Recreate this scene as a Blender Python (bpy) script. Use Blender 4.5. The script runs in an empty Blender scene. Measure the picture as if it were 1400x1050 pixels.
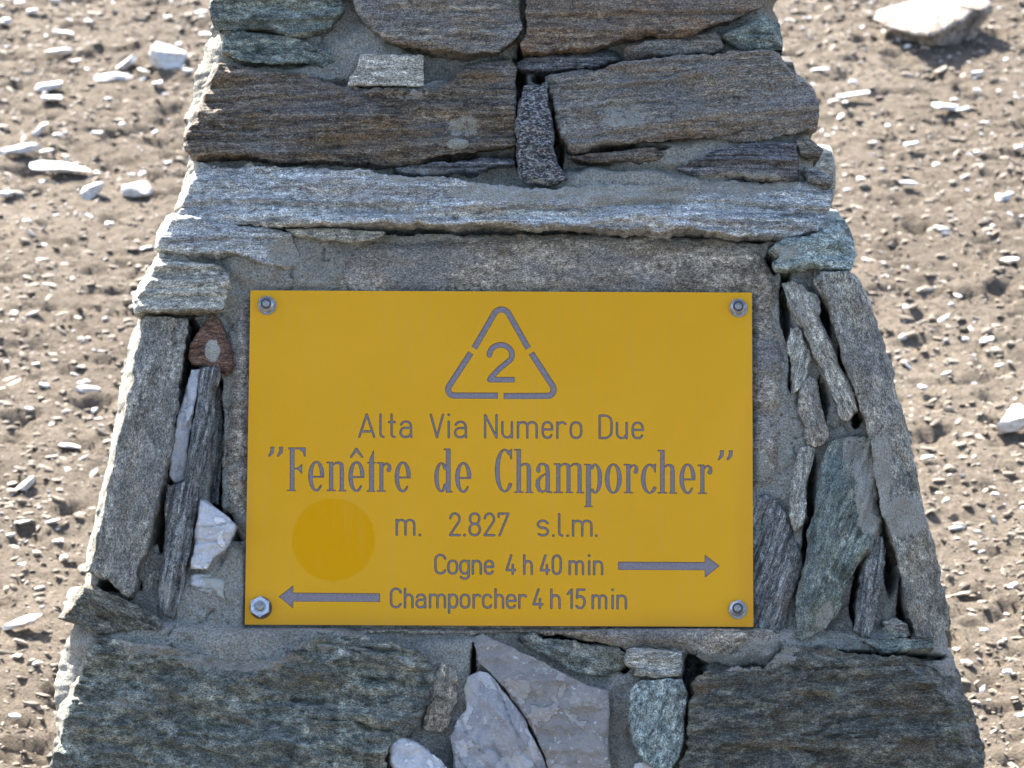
import bpy, math, random
import numpy as np
from mathutils import Vector
from mathutils.kdtree import KDTree
from mathutils.geometry import delaunay_2d_cdt

# ------------------------------------------------------------------ camera, sky, sun, exposure
SC = bpy.context.scene
COL = SC.collection
PITCH, LEAN, DIST = math.radians(9), math.radians(16), 4.5
SGN = np.array([0.0, 0.0, 1.0])                      # centre of the sign face
FWD = np.array([0, math.cos(PITCH), -math.sin(PITCH)])
UPV = np.array([0, math.sin(PITCH), math.cos(PITCH)])
CAM = SGN - FWD * DIST
FPX = 1400 * DIST / 1.225
cd = bpy.data.cameras.new('camera'); cam = bpy.data.objects.new('camera', cd); COL.objects.link(cam)
cd.lens = 36 * DIST / 1.225; cd.sensor_width = 36; cd.clip_start = 0.05; cd.clip_end = 2000
cd.dof.use_dof = True; cd.dof.focus_distance = DIST - 0.01; cd.dof.aperture_fstop = cd.lens / 1000 / 0.0102
cam.location = CAM; cam.rotation_euler = (math.pi / 2 - PITCH, 0, 0)
SC.camera = cam

SUN_EL, SUN_AZ = math.radians(51), math.radians(-33)   # azimuth from +Y (behind the cairn) towards -X (left)
w = bpy.data.worlds.new('World'); SC.world = w; w.use_nodes = True
nt = w.node_tree; bg = nt.nodes['Background']
sky = nt.nodes.new('ShaderNodeTexSky'); sky.sky_type = 'NISHITA'; sky.sun_disc = False
sky.sun_elevation = SUN_EL; sky.sun_rotation = SUN_AZ; sky.altitude = 300; sky.air_density = 0.8; sky.dust_density = 2.5
nt.links.new(sky.outputs[0], bg.inputs[0]); bg.inputs[1].default_value = 0.112
sd = bpy.data.lights.new('sun', 'SUN'); sun = bpy.data.objects.new('sun', sd); COL.objects.link(sun)
sd.energy = 5.0; sd.angle = math.radians(0.53); sd.color = (1, 0.95, 0.87)
LD = Vector((math.sin(SUN_AZ) * math.cos(SUN_EL), math.cos(SUN_AZ) * math.cos(SUN_EL), math.sin(SUN_EL)))
sun.rotation_euler = LD.to_track_quat('Z', 'Y').to_euler(); sun.location = (-3, 3, 6)
SC.view_settings.view_transform = 'Standard'; SC.view_settings.look = 'None'
SC.view_settings.exposure = 2.36; SC.view_settings.gamma = 1; SC.view_settings.use_curve_mapping = False

rnd = random.Random(7); rng = np.random.default_rng(7)

# ------------------------------------------------------------------ noise
def _hash(ix, iy, iz, seed):
    h = (ix * 374761393 + iy * 668265263 + iz * 2147483647 + seed * 1274126177) & 0xFFFFFFFF
    h = ((h ^ (h >> 13)) * 1274126177) & 0xFFFFFFFF
    h = ((h ^ (h >> 16)) * 2246822519) & 0xFFFFFFFF
    return ((h ^ (h >> 15)) & 0xFFFFFF) / float(0x7FFFFF) - 1.0
def vn(P, seed=0):
    P = np.asarray(P, float); i = np.floor(P).astype(np.int64); f = P - i; f = f * f * f * (f * (f * 6 - 15) + 10)
    out = 0
    for dx in (0, 1):
        for dy in (0, 1):
            for dz in (0, 1):
                wgt = (f[:, 0] if dx else 1 - f[:, 0]) * (f[:, 1] if dy else 1 - f[:, 1]) * (f[:, 2] if dz else 1 - f[:, 2])
                out = out + wgt * _hash(i[:, 0] + dx, i[:, 1] + dy, i[:, 2] + dz, seed)
    return out
def fbm(P, seed=0, o=4, g=0.5):
    P = np.asarray(P, float); s = 0; a = 1; t = 0
    for k in range(o):
        s = s + a * vn(P * 2 ** k + 17.3 * k, seed + k); t += a; a *= g
    return s / t
def sstep(a, b, x):
    t = np.clip((x - a) / (b - a), 0, 1); return t * t * (3 - 2 * t)

# ------------------------------------------------------------------ the leaning front plane of the cairn
PX = np.array([1., 0, 0]); PY = np.array([0, math.sin(LEAN), math.cos(LEAN)]); PN = np.array([0, -math.cos(LEAN), math.sin(LEAN)])
def px2pl(uv, h=0.0):
    uv = np.atleast_2d(np.asarray(uv, float))
    d = FWD + np.outer((uv[:, 0] - 700) / FPX, PX) + np.outer((525 - uv[:, 1]) / FPX, UPV)
    t = (h - (CAM - SGN) @ PN) / (d @ PN)
    q = CAM - SGN + d * t[:, None]
    return np.stack([q @ PX, q @ PY], 1)
def pl2w(x, y, h):
    return SGN + np.outer(x, PX) + np.outer(y, PY) + np.outer(h, PN)

# ------------------------------------------------------------------ object helpers
def mesh_obj(name, V, F, mats, parent=None, smooth=True, attrs=None, label=None, kind=None, mi=None):
    V = np.asarray(V, float)
    if parent is not None:
        V = V - WLOC[parent.name]
    me = bpy.data.meshes.new(name); me.from_pydata(V.tolist(), [], [tuple(map(int, f)) for f in F] if not isinstance(F, np.ndarray) else F.tolist())
    me.polygons.foreach_set('use_smooth', [smooth] * len(me.polygons))
    for m in (mats if isinstance(mats, (list, tuple)) else [mats]): me.materials.append(m)
    if mi is not None: me.polygons.foreach_set('material_index', mi)
    for k, a in (attrs or {}).items():
        a = np.asarray(a, np.float32)
        if a.ndim == 2:
            at = me.attributes.new(k, 'FLOAT_VECTOR', 'POINT'); at.data.foreach_set('vector', a.ravel())
        else:
            at = me.attributes.new(k, 'FLOAT', 'POINT'); at.data.foreach_set('value', a)
    me.update()
    o = bpy.data.objects.new(name, me); COL.objects.link(o)
    WLOC[o.name] = np.zeros(3) if parent is None else WLOC[parent.name]
    if parent is not None: o.parent = parent
    if label: o['label'] = label
    if kind: o['kind'] = kind
    return o
WLOC = {}
def thing(name, loc, label, cat, group=None):
    o = bpy.data.objects.new(name, None); COL.objects.link(o); o.location = loc; o.empty_display_size = 0.1
    o['label'] = label; o['category'] = cat
    if group: o['group'] = group
    WLOC[o.name] = np.array(loc, float); return o

# ------------------------------------------------------------------ materials
class NT:
    def __init__(s, name):
        s.m = bpy.data.materials.new(name); s.m.use_nodes = True; s.t = s.m.node_tree
        s.b = s.t.nodes['Principled BSDF']
    def n(s, typ, **kw):
        x = s.t.nodes.new(typ)
        for k, v in kw.items(): setattr(x, k, v)
        return x
    def l(s, a, b): s.t.links.new(a, b)
    def attr(s, nm): return s.n('ShaderNodeAttribute', attribute_name=nm)
    def noise(s, vec, scale, detail=4, rough=0.6, sv=None, dist=0.0):
        if sv is not None:
            mp = s.n('ShaderNodeMapping'); mp.inputs['Scale'].default_value = sv; s.l(vec, mp.inputs[0]); vec = mp.outputs[0]
        x = s.n('ShaderNodeTexNoise'); x.inputs['Scale'].default_value = scale; x.inputs['Detail'].default_value = detail
        x.inputs['Roughness'].default_value = rough; x.inputs['Distortion'].default_value = dist
        s.l(vec, x.inputs['Vector']); return x.outputs['Fac']
    def ramp(s, fac, stops):
        r = s.n('ShaderNodeValToRGB'); e = r.color_ramp.elements
        while len(e) < len(stops): e.new(0.5)
        for k, (p, c) in enumerate(stops):
            e[k].position = p; e[k].color = (c, c, c, 1) if isinstance(c, (int, float)) else (*c, 1)
        s.l(fac, r.inputs[0]); return r.outputs[0]
    def mix(s, fac, a, b, bt='MIX'):
        x = s.n('ShaderNodeMix', data_type='RGBA', blend_type=bt)
        for v, i in ((fac, 0), (a, 6), (b, 7)):
            if isinstance(v, (int, float)): x.inputs[i].default_value = v
            elif isinstance(v, tuple): x.inputs[i].default_value = (*v, 1)
            else: s.l(v, x.inputs[i])
        return x.outputs[2]
    def math(s, op, a, b=0.0, c=None):
        x = s.n('ShaderNodeMath', operation=op)
        for v, i in ((a, 0), (b, 1), (c, 2)):
            if v is None: continue
            if isinstance(v, (int, float)): x.inputs[i].default_value = v
            else: s.l(v, x.inputs[i])
        return x.outputs[0]
    def bump(s, h, strength, dist):
        x = s.n('ShaderNodeBump'); x.inputs['Strength'].default_value = strength; x.inputs['Distance'].default_value = dist
        s.l(h, x.inputs['Height']); s.l(x.outputs[0], s.b.inputs['Normal'])
    def out(s, col, rough=0.8, spec=0.3, metal=0.0):
        if isinstance(col, tuple): s.b.inputs['Base Color'].default_value = (*col, 1)
        else: s.l(col, s.b.inputs['Base Color'])
        if isinstance(rough, float): s.b.inputs['Roughness'].default_value = rough
        else: s.l(rough, s.b.inputs['Roughness'])
        s.b.inputs['Specular IOR Level'].default_value = spec; s.b.inputs['Metallic'].default_value = metal
        return s.m
MORT = (0.345, 0.335, 0.285)
def stone_mat(name, dark, mid, light, sa=18, sb=150, patch=None, pamt=0.5, fleck=(0.6, 0.6, 0.58), famt=0.35, fth=0.62,
              ochre=(0.24, 0.15, 0.07), oamt=0.4, bs=0.9, spec=0.3, rough=0.75, grain=650, mdv=(95, 240, 95)):
    t = NT(name); gc = t.attr('gc').outputs['Vector']
    st = t.noise(gc, 1.0, 9, 0.68, (sa, sb, sa), 0.3)
    c = t.ramp(st, [(0.36, dark), (0.49, mid), (0.63, light)])
    md = t.noise(gc, 1.0, 6, 0.72, mdv, 0.3); c = t.mix(0.9, c, t.ramp(md, [(0.34, 0.22), (0.45, 0.85), (0.55, 1.35), (0.67, 2.5)]), 'MULTIPLY')
    if patch:
        p = t.noise(gc, 14, 6, 0.65, (0.6, 1.3, 0.6)); c = t.mix(t.math('MULTIPLY', t.ramp(p, [(0.46, 0.0), (0.6, 1.0)]), pamt), c, patch)
    o = t.noise(gc, 26, 7, 0.7, (0.5, 1.6, 0.5)); c = t.mix(t.math('MULTIPLY', t.ramp(o, [(0.52, 0.0), (0.66, 1.0)]), oamt), c, ochre)
    g = t.noise(gc, grain, 3, 0.7, (0.75, 1.25, 0.75)); c = t.mix(0.85, c, t.ramp(g, [(0.35, 0.15), (0.5, 0.95), (0.64, 2.0)]), 'MULTIPLY')
    f = t.noise(gc, 330, 4, 0.65, (0.7, 1.3, 0.7)); c = t.mix(t.math('MULTIPLY', t.ramp(f, [(fth - 0.05, 0.0), (fth + 0.03, 1.0)]), famt), c, fleck)
    d = t.noise(gc, 210, 4, 0.7, (0.5, 1.6, 0.5)); c = t.mix(t.math('MULTIPLY', t.ramp(d, [(0.34, 1.0), (0.43, 0.0)]), 0.6), c, tuple(0.3 * v for v in dark))
    p_ = t.noise(gc, 48, 6, 0.7)
    sm = t.attr('smear_and_sun').outputs['Fac']; sn = t.noise(gc, 75, 10, 0.8)
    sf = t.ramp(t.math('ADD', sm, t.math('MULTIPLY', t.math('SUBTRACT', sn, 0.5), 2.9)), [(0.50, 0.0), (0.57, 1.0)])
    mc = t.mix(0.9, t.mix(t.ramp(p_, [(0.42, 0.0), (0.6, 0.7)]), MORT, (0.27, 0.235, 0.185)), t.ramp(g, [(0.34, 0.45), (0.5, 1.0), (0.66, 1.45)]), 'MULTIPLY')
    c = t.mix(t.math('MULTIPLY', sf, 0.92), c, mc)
    h = t.math('ADD', t.math('ADD', t.math('MULTIPLY', st, 0.9), t.math('MULTIPLY', md, 1.0)), t.math('ADD', t.math('MULTIPLY', g, 0.5), t.math('MULTIPLY', f, 0.35)))
    t.bump(h, bs, 0.004)
    return t.out(c, rough, spec)
M = {
 'brown': stone_mat('brown_schist', (0.038, 0.032, 0.024), (0.097, 0.076, 0.053), (0.211, 0.172, 0.121), 14, 190, patch=(0.19, 0.18, 0.175), pamt=0.4, oamt=0.55),
 'brown2': stone_mat('warm_banded_schist', (0.069, 0.062, 0.048), (0.158, 0.136, 0.105), (0.306, 0.268, 0.202), 10, 150, patch=(0.23, 0.225, 0.215), pamt=0.5, oamt=0.5),
 'rust': stone_mat('reddish_schist', (0.078, 0.052, 0.034), (0.166, 0.119, 0.075), (0.268, 0.208, 0.142), 16, 120, patch=(0.15, 0.14, 0.125), pamt=0.5, ochre=(0.27, 0.14, 0.06), oamt=0.55),
 'red': stone_mat('rusty_slate', (0.06, 0.028, 0.016), (0.112, 0.056, 0.032), (0.16, 0.096, 0.064), 50, 120, ochre=(0.06, 0.045, 0.035), oamt=0.6, famt=0.1, bs=0.4),
 'blue': stone_mat('silver_schist', (0.168, 0.175, 0.173), (0.336, 0.345, 0.331), (0.56, 0.559, 0.504), 9, 130, patch=(0.33, 0.33, 0.325), pamt=0.4, famt=0.25, ochre=(0.3, 0.24, 0.16), oamt=0.45, spec=0.45),
 'green': stone_mat('green_schist', (0.046, 0.058, 0.048), (0.124, 0.145, 0.123), (0.275, 0.295, 0.241), 30, 95, patch=(0.12, 0.15, 0.145), ochre=(0.19, 0.165, 0.09), oamt=0.6, famt=0.25, mdv=(110, 190, 110)),
 'greend': stone_mat('dark_green_schist', (0.07, 0.079, 0.064), (0.178, 0.19, 0.155), (0.395, 0.387, 0.306), 45, 80, patch=(0.10, 0.12, 0.118), ochre=(0.19, 0.155, 0.09), oamt=0.7, famt=0.25, bs=1.3, mdv=(90, 130, 90)),
 'olive': stone_mat('brown_green_schist', (0.047, 0.045, 0.034), (0.117, 0.112, 0.085), (0.235, 0.224, 0.165), 36, 85, patch=(0.10, 0.112, 0.105), ochre=(0.18, 0.115, 0.055), oamt=0.7, famt=0.3, bs=1.3, mdv=(80, 140, 80)),
 'teal': stone_mat('blue_green_schist', (0.13, 0.16, 0.144), (0.243, 0.286, 0.258), (0.389, 0.429, 0.376), 60, 90, famt=0.3, ochre=(0.25, 0.2, 0.12), oamt=0.3, mdv=(150, 190, 150)),
 'grey': stone_mat('grey_gneiss', (0.112, 0.104, 0.082), (0.23, 0.212, 0.168), (0.381, 0.356, 0.284), 45, 80, patch=(0.15, 0.15, 0.145), ochre=(0.24, 0.175, 0.10), oamt=0.5, famt=0.4, mdv=(150, 190, 150)),
 'slab': stone_mat('weathered_slab_stone', (0.148, 0.125, 0.094), (0.283, 0.243, 0.183), (0.438, 0.383, 0.3), 30, 55, patch=(0.19, 0.195, 0.20), pamt=0.6, ochre=(0.25, 0.18, 0.10), oamt=0.5, famt=0.25, mdv=(150, 190, 150)),
 'pale': stone_mat('pale_lime_stained_schist', (0.224, 0.209, 0.168), (0.358, 0.339, 0.278), (0.47, 0.446, 0.367), 14, 110, famt=0.15, ochre=(0.3, 0.24, 0.17), oamt=0.35),
 'granite': stone_mat('speckled_granite', (0.025, 0.025, 0.026), (0.055, 0.055, 0.055), (0.13, 0.13, 0.125), 80, 90, fleck=(0.42, 0.42, 0.41), famt=0.8, fth=0.56, oamt=0.1),
 'dark': stone_mat('dark_slate', (0.03, 0.031, 0.036), (0.085, 0.085, 0.089), (0.221, 0.221, 0.225), 8, 240, famt=0.25, oamt=0.2),
 'darkv': stone_mat('dark_mica_schist', (0.046, 0.048, 0.049), (0.143, 0.145, 0.136), (0.303, 0.304, 0.272), 12, 170, famt=0.35, oamt=0.3),
}
def quartz_mat(name, a, b, vein=(0.5, 0.38, 0.22)):
    t = NT(name); gc = t.attr('gc').outputs['Vector']
    n1 = t.noise(gc, 30, 7, 0.7, None, 1.5); c = t.mix(t.ramp(n1, [(0.4, 0.0), (0.6, 1.0)]), a, b)
    pt = t.noise(gc, 30, 5, 0.55); e = t.ramp(pt, [(0.545, 0.0), (0.56, 1.0)]); c = t.mix(t.math('MULTIPLY', e, 0.8), c, tuple(min(0.72, 1.3 * v) for v in a))
    n2 = t.noise(gc, 40, 8, 0.7); c = t.mix(t.math('MULTIPLY', t.ramp(n2, [(0.6, 0.0), (0.7, 1.0)]), 0.4), c, vein)
    sp = t.noise(gc, 170, 2, 0.5); c = t.mix(t.math('MULTIPLY', t.ramp(sp, [(0.66, 0.0), (0.7, 1.0)]), 0.6), c, (0.62, 0.6, 0.56))
    g = t.noise(gc, 500, 3, 0.6); c = t.mix(0.4, c, t.ramp(g, [(0.3, 0.6), (0.7, 1.3)]), 'MULTIPLY')
    p_ = t.noise(gc, 48, 6, 0.7)
    sm = t.attr('smear_and_sun').outputs['Fac']; sn = t.noise(gc, 75, 10, 0.8)
    sf = t.ramp(t.math('ADD', sm, t.math('MULTIPLY', t.math('SUBTRACT', sn, 0.5), 2.9)), [(0.50, 0.0), (0.57, 1.0)])
    c = t.mix(t.math('MULTIPLY', sf, 0.9), c, MORT)
    t.bump(t.math('ADD', t.math('MULTIPLY', n2, 1.0), t.math('ADD', t.math('MULTIPLY', e, 0.5), t.math('MULTIPLY', g, 0.4))), 0.8, 0.005)
    t.b.inputs['Subsurface Weight'].default_value = 0.0
    return t.out(c, 0.4, 0.5)
M['quartz'] = quartz_mat('grey_quartz', (0.27, 0.243, 0.215), (0.205, 0.19, 0.172))
M['quartzb'] = quartz_mat('milky_quartz', (0.36, 0.345, 0.335), (0.25, 0.245, 0.25), (0.36, 0.25, 0.13))
M['quartzw'] = quartz_mat('white_quartz', (0.55, 0.54, 0.53), (0.40, 0.40, 0.41), (0.5, 0.42, 0.32))
def mortar_mat():
    t = NT('mortar'); gc = t.attr('gc').outputs['Vector']
    n1 = t.noise(gc, 16, 6, 0.65); c = t.ramp(n1, [(0.3, (0.27, 0.258, 0.215)), (0.5, MORT), (0.7, (0.40, 0.385, 0.34))])
    g = t.noise(gc, 420, 4, 0.75); c = t.mix(0.85, c, t.ramp(g, [(0.33, 0.25), (0.5, 1.0), (0.66, 1.7)]), 'MULTIPLY')
    p = t.noise(gc, 160, 3, 0.6); c = t.mix(t.math('MULTIPLY', t.ramp(p, [(0.28, 1.0), (0.35, 0.0)]), 0.7), c, (0.08, 0.075, 0.065))
    n3 = t.noise(gc, 40, 8, 0.7); c = t.mix(t.math('MULTIPLY', t.ramp(n3, [(0.56, 0.0), (0.68, 1.0)]), 0.5), c, (0.24, 0.185, 0.125))
    t.bump(t.math('ADD', t.math('MULTIPLY', n3, 1.3), t.math('ADD', g, t.math('MULTIPLY', p, 0.8))), 1.0, 0.0045)
    return t.out(c, 0.9, 0.2)
M['mortar'] = mortar_mat()

def soil_mat():
    t = NT('gravelly_soil'); tc = t.n('ShaderNodeTexCoord').outputs['Object']
    n1 = t.noise(tc, 1.7, 5, 0.6); n2 = t.noise(tc, 55, 6, 0.7); n3 = t.noise(tc, 190, 4, 0.75)
    c = t.ramp(n1, [(0.3, (0.130, 0.105, 0.079)), (0.7, (0.20, 0.166, 0.127))])
    c = t.mix(0.8, c, t.ramp(n2, [(0.32, 0.55), (0.5, 1.0), (0.68, 1.4)]), 'MULTIPLY')
    c = t.mix(0.7, c, t.ramp(n3, [(0.33, 0.55), (0.5, 1.0), (0.68, 1.45)]), 'MULTIPLY')
    t.bump(t.math('ADD', t.math('MULTIPLY', n2, 1.2), n3), 1.0, 0.012)
    return t.out(c, 0.95, 0.15)
def gravel_mat():
    t = NT('gravel'); a = t.attr('tone').outputs['Fac']; tc = t.n('ShaderNodeTexCoord').outputs['Object']
    c = t.ramp(a, [(0.0, (0.07, 0.057, 0.042)), (0.45, (0.185, 0.152, 0.113)), (0.8, (0.31, 0.265, 0.21)), (0.88, (0.40, 0.375, 0.345)), (1.0, (0.60, 0.60, 0.60))])
    c = t.mix(0.5, c, t.ramp(t.noise(tc, 200, 4, 0.7), [(0.3, 0.6), (0.7, 1.4)]), 'MULTIPLY')
    return t.out(c, 0.75, 0.35)
def rock_mat():
    t = NT('loose_rock'); tc = t.n('ShaderNodeTexCoord').outputs['Object']
    n = t.noise(tc, 1, 7, 0.65, (20, 20, 130)); c = t.ramp(n, [(0.3, (0.30, 0.28, 0.255)), (0.5, (0.46, 0.45, 0.43)), (0.7, (0.56, 0.55, 0.54))])
    c = t.mix(t.math('MULTIPLY', t.ramp(t.noise(tc, 25, 5, 0.6), [(0.5, 0.0), (0.65, 1.0)]), 0.5), c, (0.20, 0.14, 0.09))
    t.bump(t.noise(tc, 60, 6, 0.7), 0.6, 0.006)
    return t.out(c, 0.6, 0.5)
M['tan'] = stone_mat('tan_slab_rock', (0.13, 0.10, 0.075), (0.22, 0.185, 0.15), (0.33, 0.30, 0.27), 20, 60, grain=200)
M['soil'], M['gravel'], M['rock'] = soil_mat(), gravel_mat(), rock_mat()

# ------------------------------------------------------------------ terrain
def gz0(x, y):
    y = np.asarray(y, float); x = np.asarray(x, float)
    up = np.where(y < 9, 0.23 * y, 2.07 + 0.23 * (y - 9) * np.exp(-np.clip(y - 9, 0, None) / 60) + 0.0 * y)
    dn = 0.06 * y - 0.0004 * y * y
    b = np.where(y > 0, up, dn)
    far = np.clip(np.hypot(x, y) / 120, 0, 1)
    return b + far * 9 * fbm(np.stack([x / 60, y / 60, 0 * x], -1).reshape(-1, 3), 5, 4).reshape(x.shape)
def gz(x, y, fine=True):
    x = np.asarray(x, float); y = np.asarray(y, float); sh = x.shape
    P = np.stack([x, y, 0 * x], -1).reshape(-1, 3)
    z = gz0(x, y).reshape(-1) + 0.03 * fbm(P * 1.4, 21, 3)
    if fine:
        z = z + 0.008 * fbm(P * [8, 16, 1], 31, 3) + 0.0085 * fbm(P * [38, 56, 1], 41, 3, 0.65) - 0.008 * np.clip(fbm(P * [16, 30, 1], 51, 2) - 0.22, 0, 1) * 6
    return z.reshape(sh)
def axis(lo, hi, step, far, g=1.16):
    c = list(np.arange(lo, hi, step)); s = step; a = hi
    while a < far: c.append(a); s *= g; a += s
    s = step; a = lo - step
    while a > -far: c.insert(0, a); s *= g; a -= s
    return np.array(c)
xs = axis(-1.55, 1.55, 0.0085, 900); ys = axis(0.45, 5.6, 0.0098, 900)
GX, GY = np.meshgrid(xs, ys); GZ = gz(GX, GY)
V = np.stack([GX, GY, GZ], -1).reshape(-1, 3); nx, ny = len(xs), len(ys)
idx = np.arange(nx * ny).reshape(ny, nx)
F = np.stack([idx[:-1, :-1], idx[:-1, 1:], idx[1:, 1:], idx[1:, :-1]], -1).reshape(-1, 4)
g = mesh_obj('ground', V, F, M['soil'], kind='structure')

# ------------------------------------------------------------------ stones of the cairn
def densify(P, sp):
    out = []
    for a, b in zip(P, np.roll(P, -1, 0)):
        n = max(1, int(round(np.hypot(*(b - a)) / sp)))
        for k in range(n): out.append(a + (b - a) * k / n)
    return np.array(out)
def seg_dist(Q, B):
    D2 = densify(B, np.hypot(*(B[1] - B[0])) * 0.5); kd = KDTree(len(D2))
    for i, p in enumerate(D2.tolist()): kd.insert((p[0], p[1], 0), i)
    kd.balance(); return np.array([kd.find((x, y, 0))[2] for x, y in Q.tolist()])
def inside(Q, B):
    A = B; C = np.roll(B, -1, 0); c = np.zeros(len(Q), bool)
    for a, b in zip(A, C):
        m = (a[1] > Q[:, 1]) != (b[1] > Q[:, 1])
        if abs(b[1] - a[1]) < 1e-15: continue
        c ^= m & (Q[:, 0] < (b[0] - a[0]) * (Q[:, 1] - a[1]) / (b[1] - a[1]) + a[0])
    return c
def smooth_poly(P, it=1):
    for _ in range(it):
        N_ = np.roll(P, -1, 0); P = np.stack([0.8 * P + 0.2 * N_, 0.2 * P + 0.8 * N_], 1).reshape(-1, 2)
    return P
SMEARS = [  # image ellipses (u, v, ru, rv, strength): mortar and lichen smeared over the stones
 (1237, 705, 34, 30, 1.0), (1205, 640, 18, 60, 0.8), (632, 172, 26, 18, 0.7), (625, 197, 18, 9, 0.95), (560, 128, 60, 9, 0.5),
 (850, 262, 120, 22, 0.95), (700, 262, 110, 20, 0.75), (560, 240, 60, 12, 0.6), (1010, 250, 90, 20, 0.8), (850, 158, 44, 24, 0.62),
 (1192, 680, 26, 62, 1.0), (1172, 620, 22, 40, 0.75), (1128, 845, 16, 26, 0.8), (290, 479, 12, 17, 1.0), (100, 897, 18, 16, 0.9),
 (165, 961, 12, 7, 1.0), (300, 800, 26, 40, 0.9), (330, 900, 90, 20, 0.9), (225, 885, 70, 16, 0.7), (430, 885, 40, 14, 0.6),
 (228, 810, 14, 22, 0.5), (850, 884, 230, 12, 0.4), (1050, 890, 50, 22, 0.8), (400, 345, 40, 30, 0.8), (1000, 905, 60, 14, 0.8),
 (330, 430, 10, 40, 0.5), (1040, 640, 16, 30, 0.7), (1055, 600, 14, 60, 0.35), (1105, 425, 20, 60, 0.5), (1075, 345, 22, 10, 0.8),
 (480, 20, 20, 40, 0.5), (610, 925, 20, 14, 0.6), (690, 96, 14, 10, 0.5), (1190, 590, 26, 9, 0.4), (1120, 872, 30, 12, 0.7),
 (985, 420, 400, 1, 0), (235, 338, 40, 12, 0.25), (1063, 460, 10, 60, 0.3), (330, 560, 10, 120, 0.3), (640, 940, 8, 14, 0.9), (740, 915, 14, 10, 0.5), (800, 955, 30, 16, 0.45)]
def smear_at(uv):
    s = np.zeros(len(uv))
    for u, v, a, b, k in SMEARS:
        if k == 0: continue
        r = np.hypot((uv[:, 0] - u) / a, (uv[:, 1] - v) / b); s = np.maximum(s, k * (1 - sstep(0.55, 1.25, r)))
    return s
def pl2px(x, y, h):
    q = pl2w(x, y, h) - CAM; d = q @ FWD
    return np.stack([700 + FPX * (q @ PX) / d, 525 - FPX * (q @ UPV) / d], 1)
SEED = [100]
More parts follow.
